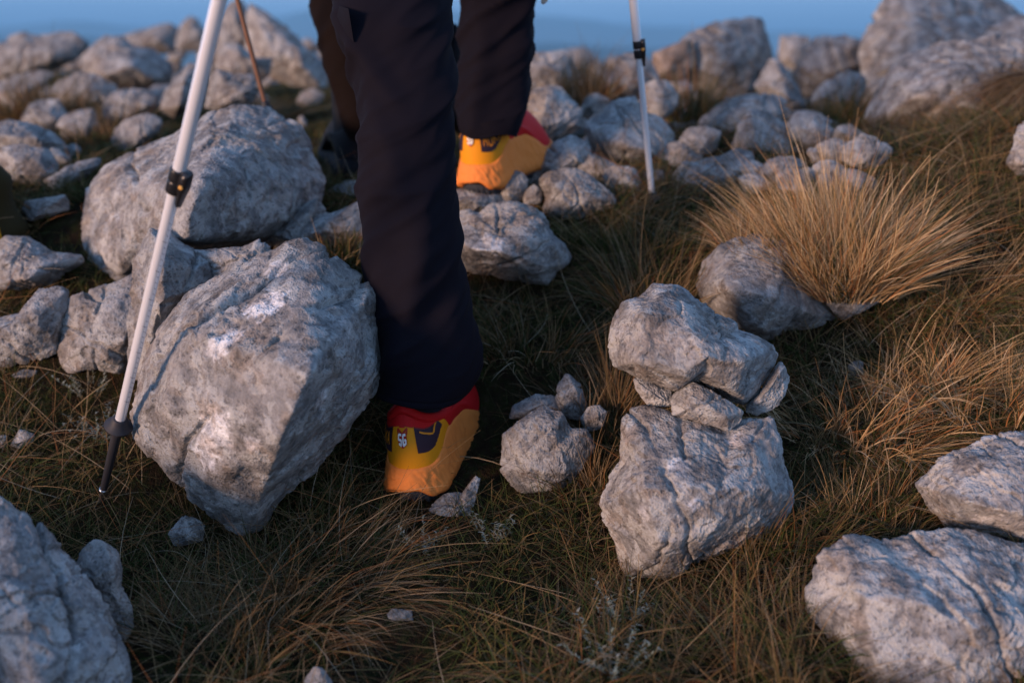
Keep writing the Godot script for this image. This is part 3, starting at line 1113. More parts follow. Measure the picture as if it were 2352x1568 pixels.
# ---------------------------------------------------------------- every rock of the ridge
func make_rocks() -> void:
	# near left
	rock("largest grey boulder with white lichen blotches, in front of the silver pole", [700, 550, 660, 552, 640, 580, 560, 610, 430, 680, 390, 730, 350, 830, 320, 905, 310, 960, 330, 1020, 385, 1090, 440, 1150, 500, 1200, 560, 1218, 600, 1210, 650, 1130, 720, 1070, 790, 990, 850, 900, 872, 840, 866, 760, 855, 680, 840, 650, 790, 610, 745, 570],
		{"ridge": [[835, 690, 0.05], [705, 860, 0.25], [645, 1000, 0.24], [592, 1180, 0.08], [450, 770, 0.14], [380, 930, 0.12], [600, 640, 0.05], [470, 1090, 0.13]], "back": 0.75, "lichen": [[605, 700, 48, 2.0], [500, 800, 30, 1.9], [530, 775, 26, 1.8], [490, 985, 50, 1.9], [470, 1040, 38, 1.8], [580, 1020, 22, 1.7], [735, 915, 24, 1.7], [640, 620, 26, 1.6], [420, 860, 22, 0.55], [410, 935, 26, 0.45], [560, 900, 30, 0.6]], "rough": 0.7, "soft": 0.012})
	rock("tall pinkish boulder split into a sunlit left face and dark right face", [545, 245, 600, 245, 680, 290, 705, 330, 720, 380, 740, 420, 735, 480, 700, 520, 640, 560, 480, 580, 430, 575, 340, 640, 260, 660, 195, 665, 190, 600, 192, 560, 185, 480, 200, 430, 250, 380, 310, 340, 400, 310, 470, 265],
		{"ridge": [[425, 330, 0.09], [446, 430, 0.36], [440, 560, 0.36], [300, 470, 0.13], [270, 600, 0.12], [640, 400, 0.03]], "d": 2.10, "back": 0.7, "rough": 0.75, "soft": 0.02})
	rock("low grey rock wedged between the lichen boulder and the sunlit boulder", [158, 686, 202, 672, 252, 654, 306, 625, 325, 672, 330, 722, 320, 780, 300, 830, 281, 866, 216, 856, 144, 870, 130, 801, 144, 783, 151, 722], {"d": 1.76})
	rock("narrow pointed rock standing right behind the silver pole", [317, 607, 346, 531, 396, 538, 425, 564, 480, 590, 520, 640, 440, 690, 390, 780, 345, 880, 300, 860, 295, 760, 305, 680], {"d": 1.70, "ridge": [[372, 600, 0.10], [380, 720, 0.10], [340, 760, 0.06]]})
	rock("flat grey slab edge showing above the lichen boulder's top", [440, 575, 500, 572, 565, 568, 594, 551, 614, 556, 650, 590, 600, 650, 470, 660], {"d": 1.72})
	rock("dark wedge of rock at the right foot of the split boulder", [600, 560, 620, 520, 680, 480, 740, 450, 755, 480, 740, 530, 690, 570, 640, 580], {"d": 2.0})
	rock("pale broken rock beside the trouser knee with a mossy top", [640, 560, 660, 530, 700, 505, 760, 492, 830, 460, 870, 480, 870, 540, 780, 560, 700, 570], {"d": 1.98})
	rock("dark blue rock under the second hiker's boot", [748, 480, 758, 435, 790, 418, 840, 414, 880, 440, 880, 480, 800, 500], {"d": 2.22})
	rock("left rock with two pink sunlit facets below the yellow bag", [-60, 580, -20, 560, 20, 543, 60, 545, 120, 580, 190, 585, 192, 602, 150, 625, 110, 655, 0, 668, -60, 660], {"ridge": [[20, 600, 0.05], [100, 610, 0.06], [60, 640, 0.08]]})
	rock("shaded hollowed rock at the picture's edge beside the low grey rock", [-60, 745, -20, 735, 60, 720, 80, 690, 85, 665, 165, 662, 160, 720, 148, 780, 130, 805, 60, 835, -60, 845], {})
	rock("small flat stone in the dark grass by the hollowed rock", [20, 862, 50, 848, 85, 850, 80, 868, 30, 875], {})
	rock("blue-grey stone lying in dark grass left of the pole basket", [20, 1025, 45, 985, 78, 995, 75, 1015, 40, 1032], {})
	rock("thin stone sliver at the edge next to the blue-grey stone", [-14, 1035, -2, 1000, 15, 1000, 12, 1030], {})
	rock("big dark cracked boulder with pale flaked patches in the foreground", [-120, 1120, -40, 1130, 20, 1150, 80, 1200, 120, 1250, 170, 1310, 220, 1370, 250, 1420, 290, 1480, 302, 1540, 300, 1620, 200, 1700, -100, 1720, -200, 1500],
		{"d": 1.10, "ridge": [[60, 1420, 0.10], [140, 1520, 0.10], [100, 1640, 0.12], [-40, 1400, 0.10], [230, 1560, 0.05]], "rough": 1.2})
	rock("upright rounded stone leaning behind the cracked foreground boulder", [175, 1290, 200, 1240, 225, 1232, 270, 1265, 278, 1310, 275, 1345, 300, 1390, 303, 1440, 285, 1470, 220, 1420, 185, 1350], {})
	rock("dark stone half buried in grass under the lichen boulder", [385, 1225, 420, 1182, 470, 1200, 465, 1240, 400, 1255], {})
	rock("pale tip of a stone poking out of the foreground grass", [692, 1590, 705, 1550, 722, 1530, 742, 1536, 762, 1565, 770, 1595], {})
	rock("little grey pebble sunk in the matted foreground grass", [880, 1420, 900, 1397, 945, 1400, 950, 1425, 910, 1437], {})
	# the middle
	rock("broad bluish rock with a white patch right of the trouser leg", [1000, 540, 1020, 500, 1049, 493, 1078, 485, 1102, 495, 1131, 473, 1188, 469, 1217, 478, 1244, 493, 1256, 514, 1265, 541, 1294, 562, 1311, 588, 1304, 605, 1275, 625, 1251, 653, 1203, 645, 1131, 630, 1059, 618, 1010, 600],
		{"ridge": [[1110, 520, 0.02], [1230, 540, 0.10], [1160, 580, 0.12], [1250, 610, 0.06], [1080, 570, 0.10]], "lichen": [[1125, 560, 34, 2.0]]})
	rock("sunlit angular rock right of the far shoe", [1203, 395, 1225, 372, 1260, 345, 1290, 322, 1310, 310, 1345, 328, 1365, 352, 1350, 385, 1290, 430, 1240, 430], {"d": 2.28})
	rock("pale smooth rock in front of the sunlit angular rock", [1229, 410, 1262, 395, 1325, 388, 1360, 408, 1395, 440, 1418, 455, 1416, 472, 1370, 485, 1335, 500, 1290, 500, 1245, 492, 1254, 455, 1244, 432], {})
	rock("narrow ledge of rock running from the angular rock towards the upright pole", [1310, 385, 1325, 372, 1347, 356, 1378, 360, 1405, 375, 1440, 392, 1445, 412, 1395, 425, 1350, 420], {"d": 2.26})
	rock("lumpy stone touching the right side of the far shoe", [1150, 412, 1184, 392, 1200, 399, 1213, 420, 1206, 445, 1190, 472, 1155, 472, 1136, 445], {"d": 2.13})
	rock("small rounded stone beside the lumpy stone", [1201, 455, 1210, 436, 1226, 422, 1245, 440, 1243, 466, 1205, 472], {"d": 2.12})
	rock("flat stone under the far shoe's heel", [1010, 442, 1045, 436, 1080, 434, 1125, 440, 1160, 450, 1165, 480, 1110, 495, 1040, 500, 1005, 470], {"d": 2.11, "front": 0.5, "back": 0.9})
	rock("pinkish boulder right beside the far trouser leg on the skyline", [1150, 215, 1160, 140, 1208, 128, 1256, 123, 1288, 117, 1312, 127, 1324, 155, 1318, 195, 1310, 225, 1260, 235, 1190, 240], {"d": 3.3})
	rock("blue-grey boulder with a pale corner below the pinkish one", [1185, 260, 1200, 230, 1216, 211, 1260, 197, 1286, 203, 1306, 227, 1336, 255, 1336, 290, 1300, 308, 1275, 325, 1240, 345, 1200, 350, 1180, 320], {"d": 2.62, "ridge": [[1258, 225, 0.06], [1240, 290, 0.08], [1290, 280, 0.05], [1215, 320, 0.06]]})
	rock("dark small rock between the two pale ridge boulders", [1332, 252, 1345, 228, 1358, 211, 1370, 213, 1402, 231, 1395, 255, 1360, 272, 1336, 268], {"d": 2.75})
	rock("knob-shaped rock behind the upright pole's clamp", [1412, 215, 1409, 159, 1422, 130, 1446, 121, 1476, 127, 1496, 141, 1514, 175, 1505, 215, 1460, 232], {"d": 2.95})
	rock("rounded pink rock just right of the upright pole", [1476, 225, 1480, 198, 1500, 179, 1528, 183, 1556, 215, 1560, 235, 1540, 265, 1516, 280, 1484, 270], {"d": 2.7})
	rock("large pyramid-shaped blue-grey rock crossed by the upright pole", [1340, 287, 1376, 259, 1406, 231, 1460, 223, 1480, 255, 1516, 275, 1536, 299, 1552, 325, 1540, 355, 1506, 385, 1436, 400, 1390, 380, 1366, 350, 1350, 320], {"d": 2.42, "ridge": [[1440, 262, 0.05], [1430, 330, 0.13], [1395, 330, 0.09], [1490, 345, 0.10]]})
	rock("low pale rock at the right foot of the pyramid-shaped rock", [1496, 378, 1526, 335, 1556, 327, 1596, 345, 1618, 365, 1612, 392, 1556, 402, 1510, 402], {"d": 2.36})
	rock("sloping grey rock left behind the golden tuft", [1537, 410, 1563, 368, 1600, 372, 1656, 360, 1692, 338, 1730, 346, 1728, 392, 1665, 440, 1620, 462, 1572, 452, 1545, 430], {"d": 2.2})
	rock("long humped boulder with a pink side below the round skyline boulder", [1591, 302, 1613, 274, 1656, 238, 1707, 220, 1764, 216, 1811, 230, 1820, 255, 1800, 300, 1740, 330, 1690, 340, 1650, 348, 1625, 330], {"d": 2.75})
	rock("sharp tent-shaped rock rising behind the golden tuft", [1680, 345, 1699, 288, 1728, 252, 1764, 259, 1804, 288, 1829, 310, 1862, 340, 1840, 375, 1757, 390, 1700, 380], {"d": 2.42, "ridge": [[1730, 268, 0.03], [1742, 340, 0.10], [1790, 350, 0.06], [1705, 340, 0.06]]})
	rock("flat bluish rock right of the tent-shaped rock", [1805, 262, 1829, 252, 1865, 256, 1919, 281, 1930, 300, 1880, 312, 1822, 300], {"d": 2.75})
	# skyline, right
	rock("big round pink boulder with rusty stains on the skyline", [1541, 125, 1560, 100, 1595, 76, 1649, 50, 1692, 45, 1739, 50, 1771, 72, 1780, 101, 1774, 140, 1750, 180, 1720, 212, 1678, 224, 1627, 215, 1580, 185, 1550, 160], {"d": 3.75, "soft": 0.022})
	rock("rusty low rock joined to the left of the round skyline boulder", [1496, 160, 1500, 124, 1545, 105, 1585, 90, 1600, 150, 1560, 185, 1510, 185], {"d": 3.65, "tint": Color(1.0, 0.80, 0.66)})
	rock("slim triangular rock pointing up between two skyline boulders", [1736, 195, 1757, 158, 1771, 128, 1793, 137, 1822, 180, 1856, 245, 1830, 262, 1786, 245, 1750, 222], {"d": 3.3})
	rock("peaked boulder with a sunlit left corner between round and largest skyline boulders", [1818, 165, 1850, 108, 1894, 79, 1930, 83, 1987, 104, 1992, 145, 1960, 180, 1920, 210, 1860, 226, 1829, 205], {"d": 3.9})
	rock("dark distant boulder top peeping over the slim triangular rock", [1786, 130, 1789, 104, 1793, 83, 1833, 81, 1865, 86, 1860, 130, 1830, 165, 1795, 150], {"d": 5.2})
	rock("low orange-lit rock at the left foot of the largest skyline boulder", [1858, 235, 1887, 194, 1930, 173, 1962, 158, 1985, 173, 1990, 215, 1960, 255, 1890, 262], {"d": 3.15})
	rock("largest skyline boulder, pink and grey, cut off at the top", [1975, 262, 1977, 202, 1987, 158, 1991, 108, 2002, 72, 2027, 25, 2060, -10, 2120, -40, 2207, -30, 2261, 0, 2300, 18, 2380, 60, 2380, 160, 2250, 240, 2117, 280, 2010, 285], {"d": 3.6, "soft": 0.022})
	rock("reddish rock resting behind the upper right boulder", [2240, 95, 2290, 47, 2360, 28, 2420, 40, 2420, 120, 2300, 130], {"d": 3.35})
	rock("wide smooth boulder with a bluish top under the largest skyline boulder", [1984, 272, 2020, 202, 2045, 158, 2081, 126, 2153, 104, 2261, 86, 2352, 80, 2440, 90, 2450, 240, 2352, 300, 2243, 305, 2153, 310, 2117, 315, 2045, 322, 2016, 305], {"d": 2.75, "ridge": [[2080, 150, 0.05], [2190, 180, 0.20], [2110, 220, 0.20], [2300, 150, 0.14], [2050, 260, 0.12], [2260, 250, 0.20]], "soft": 0.022})
	rock("grey rock at the right edge under the overhanging brown tuft", [2305, 380, 2330, 335, 2340, 288, 2368, 268, 2430, 290, 2430, 400, 2340, 400], {})
	# right, in the grass
	rock("bluish boulder overhung by the golden tuft behind the cairn", [1606, 680, 1604, 643, 1624, 600, 1656, 572, 1695, 550, 1740, 540, 1800, 560, 1850, 620, 1894, 665, 1930, 722, 1870, 755, 1800, 760, 1768, 785, 1720, 780, 1670, 740, 1630, 715], {"d": 1.80, "ridge": [[1720, 590, 0.03], [1680, 660, 0.13], [1780, 680, 0.13], [1850, 715, 0.08], [1740, 750, 0.10]]})
	rock("dark smooth stone with a pale oval spot below the golden tuft", [1888, 668, 1890, 650, 1962, 636, 1998, 640, 2030, 665, 2022, 690, 1977, 715, 1937, 733, 1905, 705], {"d": 1.76, "lichen": [[1935, 672, 12, 1.6]]})
	rock("small pinkish stone nested in the straw right of the cairn", [1948, 838, 1965, 828, 1982, 830, 1986, 860, 1955, 874], {})
	# the cairn
	rock("top rock of the cairn with a blue top and lit front", [1401, 784, 1408, 744, 1437, 694, 1473, 683, 1505, 654, 1545, 655, 1577, 665, 1599, 686, 1649, 719, 1692, 744, 1689, 758, 1728, 769, 1768, 787, 1780, 809, 1779, 830, 1757, 866, 1728, 910, 1707, 928, 1671, 917, 1624, 893, 1580, 874, 1541, 899, 1500, 880, 1462, 864, 1405, 840],
		{"d": 1.46, "ridge": [[1478, 720, 0.08], [1505, 690, 0.06], [1559, 720, 0.08], [1595, 770, 0.11], [1617, 825, 0.13], [1707, 825, 0.10], [1750, 812, 0.05], [1470, 830, 0.11], [1560, 860, 0.13], [1690, 895, 0.07]], "back": 0.55, "soft": 0.012, "rough": 0.8})
	rock("narrow flake leaning against the right end of the cairn's top rock", [1735, 918, 1782, 848, 1790, 827, 1808, 834, 1815, 859, 1800, 910, 1779, 935, 1739, 953, 1714, 945, 1709, 931], {"d": 1.43})
	rock("small brownish chip under the left side of the cairn's top rock", [1452, 866, 1491, 872, 1541, 896, 1545, 930, 1509, 940, 1488, 930, 1456, 890], {"d": 1.41})
	rock("fist-sized middle stone holding up the cairn's top rock", [1541, 917, 1552, 895, 1588, 877, 1624, 893, 1667, 918, 1705, 944, 1700, 967, 1670, 991, 1631, 973, 1588, 962, 1545, 955], {"d": 1.37, "back": 0.9})
	rock("broad bottom rock of the cairn with lichen rings and a pit", [1430, 968, 1460, 945, 1500, 940, 1545, 952, 1600, 962, 1670, 986, 1720, 965, 1778, 955, 1786, 1000, 1796, 1060, 1815, 1120, 1822, 1165, 1790, 1215, 1690, 1255, 1610, 1290, 1560, 1335, 1500, 1350, 1440, 1320, 1418, 1255, 1395, 1205, 1375, 1168, 1395, 1100, 1425, 1050, 1430, 1000],
		{"d": 1.35, "ridge": [[1470, 990, 0.03], [1600, 1010, 0.05], [1740, 1000, 0.03], [1480, 1120, 0.12], [1640, 1120, 0.12], [1760, 1130, 0.08], [1520, 1250, 0.12], [1640, 1220, 0.11]], "lichen": [[1480, 1180, 22, 1.6], [1560, 1070, 26, 1.5], [1700, 1010, 30, 1.5], [1510, 1040, 20, 0.7], [1660, 1130, 16, 0.6], [1600, 1160, 18, 1.6]], "back": 0.55, "rough": 0.8, "soft": 0.012})
	rock("round grooved rock between the near shoe and the cairn", [1158, 1010, 1165, 975, 1200, 950, 1255, 935, 1290, 950, 1310, 985, 1350, 985, 1366, 1010, 1352, 1065, 1322, 1110, 1270, 1135, 1220, 1138, 1175, 1115, 1153, 1075], {"soft": 0.022})
	rock("dark stone tucked behind the round grooved rock", [1162, 962, 1180, 930, 1230, 905, 1280, 910, 1300, 945, 1240, 960], {"d": 1.62})
	rock("upright pointed grey stone behind the round grooved rock", [1276, 910, 1283, 885, 1302, 853, 1330, 880, 1348, 930, 1340, 965, 1290, 960], {"d": 1.62})
	rock("small pale knob touching the round grooved rock", [1333, 965, 1350, 935, 1375, 929, 1394, 945, 1388, 980, 1350, 992], {"d": 1.56})
	rock("slanting wedge of stone under the near shoe", [985, 1168, 1020, 1140, 1068, 1130, 1096, 1080, 1106, 1090, 1090, 1150, 1070, 1195, 1052, 1242, 1026, 1242, 1000, 1205], {"d": 1.47, "front": 0.15, "back": 0.4})
	rock("big smooth foreground boulder with a shadowed groove at the corner", [1847, 1357, 1869, 1321, 1872, 1292, 1901, 1256, 1948, 1224, 1973, 1227, 2027, 1245, 2117, 1234, 2171, 1224, 2225, 1234, 2352, 1263, 2480, 1300, 2520, 1640, 2340, 1740, 1990, 1720, 1940, 1580, 1901, 1485, 1872, 1429, 1854, 1393],
		{"d": 1.16, "ridge": [[1900, 1330, 0.04], [1960, 1275, 0.02], [1990, 1370, 0.10], [2100, 1380, 0.11], [2240, 1440, 0.12], [2010, 1520, 0.11], [2180, 1600, 0.12], [2400, 1450, 0.08], [2250, 1280, 0.02]], "soft": 0.022, "rough": 0.8})
	rock("pink-topped boulder half in shadow above the smooth foreground boulder", [2108, 1110, 2146, 1065, 2207, 1033, 2261, 1015, 2360, 995, 2480, 1010, 2520, 1200, 2440, 1300, 2297, 1270, 2225, 1236, 2175, 1205, 2135, 1160], {"d": 1.32, "ridge": [[2230, 1070, 0.05], [2220, 1150, 0.10], [2340, 1180, 0.12], [2340, 1060, 0.06], [2400, 1240, 0.06]], "soft": 0.022})
	# back left
	rock("long dark slab lying along the skyline above the left rock pile", [-40, 175, -40, 105, 12, 94, 30, 82, 60, 78, 80, 86, 112, 84, 144, 76, 176, 77, 202, 84, 214, 98, 195, 130, 140, 150, 108, 160, 50, 180, 18, 190], {"d": 5.2})
	rock("pale flat rock under the long dark slab", [-40, 200, 40, 174, 100, 160, 120, 172, 104, 205, 60, 230, 30, 262, -40, 260], {"d": 4.2})
	rock("hunched pale boulder in the middle of the left rock pile", [190, 128, 200, 112, 216, 92, 240, 82, 280, 86, 304, 108, 350, 116, 380, 140, 394, 158, 384, 190, 350, 215, 280, 215, 220, 195, 194, 165], {"d": 4.4, "ridge": [[250, 120, 0.1], [300, 150, 0.22], [240, 170, 0.20], [350, 180, 0.14]]})
	rock("brown-topped rock in front of the hunched pale boulder", [106, 214, 140, 186, 180, 166, 230, 180, 275, 200, 260, 232, 190, 250, 144, 248, 116, 235], {"d": 3.7})
	rock("dark ragged rock on the skyline left of the silver pole", [266, 110, 284, 80, 310, 74, 344, 66, 372, 56, 405, 54, 418, 85, 408, 125, 330, 125, 285, 122], {"d": 6.3})
	rock("small cone-shaped rock on the skyline touching the silver pole", [404, 115, 408, 75, 420, 54, 434, 38, 452, 38, 462, 60, 480, 80, 476, 118], {"d": 6.0})
	rock("squat shaded rock with a bright left edge in the left pile", [232, 262, 236, 236, 252, 218, 278, 206, 340, 202, 358, 216, 364, 240, 330, 262, 280, 280, 240, 282], {"d": 3.3})
	rock("two-humped small rock among brown grass in the left pile", [128, 290, 144, 266, 180, 254, 212, 248, 224, 260, 226, 292, 205, 322, 168, 335, 140, 310], {"d": 3.0})
	rock("pinkish smooth rock just above the split boulder's shoulder", [258, 325, 266, 296, 290, 272, 350, 258, 374, 268, 366, 300, 325, 335, 280, 350], {"d": 2.75})
	rock("bright orange-lit wedge rock just left of the silver pole", [366, 250, 380, 212, 410, 174, 434, 146, 452, 150, 474, 180, 470, 225, 440, 255, 400, 270], {"d": 3.3, "ridge": [[420, 190, 0.10], [410, 240, 0.12], [450, 210, 0.06]]})
	rock("oval flat pale slab lying in grass at the left edge", [-50, 290, 30, 277, 90, 292, 125, 308, 156, 336, 152, 352, 112, 372, 50, 368, -50, 360], {"front": 0.6})
	rock("long low stone pointing up right from the oval slab", [96, 415, 140, 392, 180, 372, 230, 360, 234, 374, 185, 415, 152, 436, 110, 438], {})
	rock("pale blocky stone above the yellow bag", [50, 480, 58, 462, 112, 454, 152, 446, 156, 484, 112, 496, 68, 508], {})
	rock("tall spire of rock behind the bronze pole on the skyline", [478, 135, 500, 70, 520, 20, 535, -8, 552, -2, 567, 25, 580, 75, 600, 125, 560, 150, 500, 150], {"d": 4.6})
	rock("sloping skyline boulder falling away right of the bronze pole", [562, 130, 560, 30, 578, 14, 606, 26, 646, 56, 686, 94, 704, 114, 740, 138, 756, 165, 758, 205, 716, 205, 650, 190, 600, 170], {"d": 4.4})
	rock("pale crouching rock at the foot of the tall spire", [494, 150, 500, 122, 516, 104, 546, 104, 568, 120, 590, 140, 616, 130, 628, 165, 600, 190, 532, 190, 504, 175], {"d": 3.7})
	rock("dark rock behind the split boulder with a lit left edge", [470, 240, 476, 205, 482, 176, 500, 162, 532, 170, 586, 172, 598, 210, 580, 240, 536, 250, 488, 258], {"d": 3.0})
	rock("white stone alone in the grass right of the bronze pole", [680, 240, 692, 212, 720, 204, 744, 212, 742, 228, 720, 248, 698, 250], {})
	rock("tiny white stone below the lone white stone", [683, 274, 692, 263, 704, 279, 707, 298, 692, 294], {})
	# smaller rocks packed between the ones above along the ridge
	rng.seed = 77
	var spots := []
	for i in 5000:
		var left := rng.randf() < 0.45
		var px := rng.randf_range(-20.0, 760.0) if left else rng.randf_range(1190.0, 2000.0)
		var py := rng.randf_range(105.0, 420.0) if left else rng.randf_range(150.0, 440.0)
		if left and py > 250.0 and px > 180.0: continue
		if left and px > 600.0 and py > 200.0: continue
		var sz := rng.randf_range(22.0, 60.0) * lerpf(0.75, 1.3, (py - 100.0) / 320.0)
		var bad := false
		for o in outlines:
			if Geometry2D.is_point_in_polygon(Vector2(px, py - sz * 0.25), o) or Geometry2D.is_point_in_polygon(Vector2(px, py), o):
				bad = true
				break
		for s in spots:
			if Vector2((s.x - px) * 0.8, s.y - py).length() < (s.z + sz) * 0.42:
				bad = true
				break
		if not bad: spots.append(Vector3(px, py, sz))
		if spots.size() >= 88: break
	var named := outlines.size()
	for s in spots:
		rng.seed = int(s.x * 3 + s.y * 7)
		var ol := []
		var tilt := rng.randf_range(-0.5, 0.5)
		for i in 11:
			var a := TAU * i / 11.0
			var rr: float = s.z * rng.randf_range(0.75, 1.1)
			var e := Vector2(cos(a) * rr, sin(a) * rr * 0.68).rotated(tilt)
			ol.append(s.x + e.x)
			ol.append(s.y - s.z * 0.35 + e.y)
		var g := rng.randf_range(0.75, 1.1)
		var near_to := ""
		var nd := 1e9
		for j in named:
			var lo2: Vector2 = outlines[j][0]
			var hi2 := lo2
			for q in outlines[j]:
				lo2 = lo2.min(q)
				hi2 = hi2.max(q)
			var dd := Vector2(s.x, s.y).distance_to(Vector2(s.x, s.y).clamp(lo2, hi2))
			if dd < nd:
				nd = dd
				near_to = names[j]
		var wide := "tiny" if s.z < 30.0 else "small" if s.z < 44.0 else "middling" if s.z < 58.0 else "broad"
		var tone := "dark" if g < 0.86 else "grey" if g < 0.98 else "pale"
		var shape := "flat-lying" if absf(tilt) < 0.17 else "right-leaning" if tilt < 0.0 else "left-leaning"
		rock("%s %s %s wedged rock beside the %s" % [wide, tone, shape, near_to], ol, {"level": 4, "group": "rocks packed along the ridge"})
	# added outcrop, unseen on the left, put there to shade the left foreground
	rock("boulder outside the picture that shades the left foreground", [-3900, 2700, -3850, 2000, -3500, 1600, -3000, 1500, -2550, 1700, -2250, 2100, -2150, 2700, -2400, 3300, -3000, 3500, -3600, 3300], {"d": 0.55, "level": 5})

var clear_spots := []
func keep_clear(p: Vector3) -> bool:
	for c in clear_spots:
		if Vector2(p.x - c[0], p.z - c[1]).length() < c[2]:
			return true
	return false

func make_grass() -> void:
	# four patch meshes, set thousands of times over the ground
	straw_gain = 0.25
	var kinds := []
	for k in 4:
		var b := Blades.new()
		rng.seed = 900 + k
		for n in [330, 300, 330, 220][k]:
			var a := rng.randf() * TAU
			var root := Vector3(rng.randf_range(-0.068, 0.068), -0.012, rng.randf_range(-0.068, 0.068))
			var la := rng.randf() * TAU if k != 1 else rng.randfn() * 0.8
			var lean: float = [rng.randf_range(0.2, 1.2), rng.randf_range(0.9, 2.6), rng.randf_range(0.1, 0.9), rng.randf_range(2.0, 6.0)][k]
			var dir := Vector3(cos(la) * lean, 1.0, sin(la) * lean).normalized()
			var ln: float = [rng.randf_range(0.04, 0.12), rng.randf_range(0.05, 0.12), rng.randf_range(0.025, 0.075), rng.randf_range(0.05, 0.12)][k]
			var bend := Vector3(cos(la + rng.randf_range(-1.0, 1.0)), rng.randf_range(-0.9, -0.2), sin(la + rng.randf_range(-1.0, 1.0))) * rng.randf_range(0.15, 0.6)
			var c := straw() if rng.randf() < [0.42, 0.55, 0.08, 0.85][k] else green()
			var side := Vector3(rng.randf_range(-1, 1), rng.randf_range(-0.3, 0.3), rng.randf_range(-1, 1)).normalized()
			b.add(root, dir, ln, rng.randf_range(0.0006, 0.0014), bend, c[0], c[1], side, 5)
		kinds.append(blade_mesh(b))
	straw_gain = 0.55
	var ls := Blades.new()
	for n in 34:
		var root := Vector3(rng.randf_range(-0.10, 0.10), -0.012, rng.randf_range(-0.10, 0.10))
		var la := rng.randf() * TAU
		var lean := rng.randf_range(0.4, 2.2)
		var dir := Vector3(cos(la) * lean, 1.0, sin(la) * lean).normalized()
		var c := straw()
		ls.add(root, dir, rng.randf_range(0.10, 0.21), rng.randf_range(0.0006, 0.0010), Vector3(cos(la + rng.randfn()), rng.randf_range(-1.0, -0.1), sin(la + rng.randfn())) * rng.randf_range(0.1, 0.7), c[0], c[1], Vector3(rng.randfn(), 0, rng.randfn()).normalized(), 7)
	kinds.append(blade_mesh(ls))
	var lists := [[], [], [], [], []]
	rng.seed = 4242
	var zones := [[0.75, 2.3, 0.115, 1.0], [2.3, 3.6, 0.17, 1.5], [3.6, 7.6, 0.30, 2.4]]
	for z in zones:
		var step: float = z[2]
		var wid: float = z[1] * 0.62 + 0.3
		var d: float = z[0]
		while d < z[1]:
			var x := -minf(wid, d * 0.62 + 0.4)
			while x < minf(wid, d * 0.62 + 0.4):
				var px := x + rng.randf_range(-0.3, 0.3) * step
				var pd := d + rng.randf_range(-0.3, 0.3) * step
				x += step
				var p := Vector3(px, ground(px, -pd), -pd)
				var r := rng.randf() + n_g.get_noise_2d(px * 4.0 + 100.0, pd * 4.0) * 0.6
				r += 0.7 * clampf(px, -0.6, 0.5)  # more dark green towards the left: shade put into the grass mix
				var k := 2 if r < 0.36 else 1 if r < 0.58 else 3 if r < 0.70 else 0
				if in_rock(p + Vector3(0, 0.015, 0), 0.01) or keep_clear(p):
					continue
				var s: float = z[3]
				var e := 0.05
				var nrm := Vector3(ground(px - e, -pd) - ground(px + e, -pd), 2.0 * e, ground(px, -pd - e) - ground(px, -pd + e)).normalized()
				var bs := Basis(Quaternion(Vector3.UP, nrm)) * Basis.from_euler(Vector3(0, rng.randf() * TAU, 0))
				if s < 1.2 and rng.randf() < 0.36:
					lists[4].append(Transform3D(bs, p))
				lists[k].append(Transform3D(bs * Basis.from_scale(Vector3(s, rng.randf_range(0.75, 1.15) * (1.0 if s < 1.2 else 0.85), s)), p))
			d += step
	var labels := ["loose upright dry straw-coloured grass covering the ground between rocks", "flattened matted brown dead grass covering the ground between rocks", "short dark green grass growing low between the rocks", "dry straw litter lying flat on the soil", "long thin single straws arching over the shorter grass"]
	var called := ["dry_grass", "matted_grass", "green_grass", "straw_litter", "long_straw"]
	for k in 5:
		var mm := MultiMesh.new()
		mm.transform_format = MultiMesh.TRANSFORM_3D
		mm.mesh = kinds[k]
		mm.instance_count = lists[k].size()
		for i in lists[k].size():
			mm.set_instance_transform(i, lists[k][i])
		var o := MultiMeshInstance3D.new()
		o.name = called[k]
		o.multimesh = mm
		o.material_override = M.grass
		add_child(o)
		tag(o, labels[k], "grass", "", "stuff")

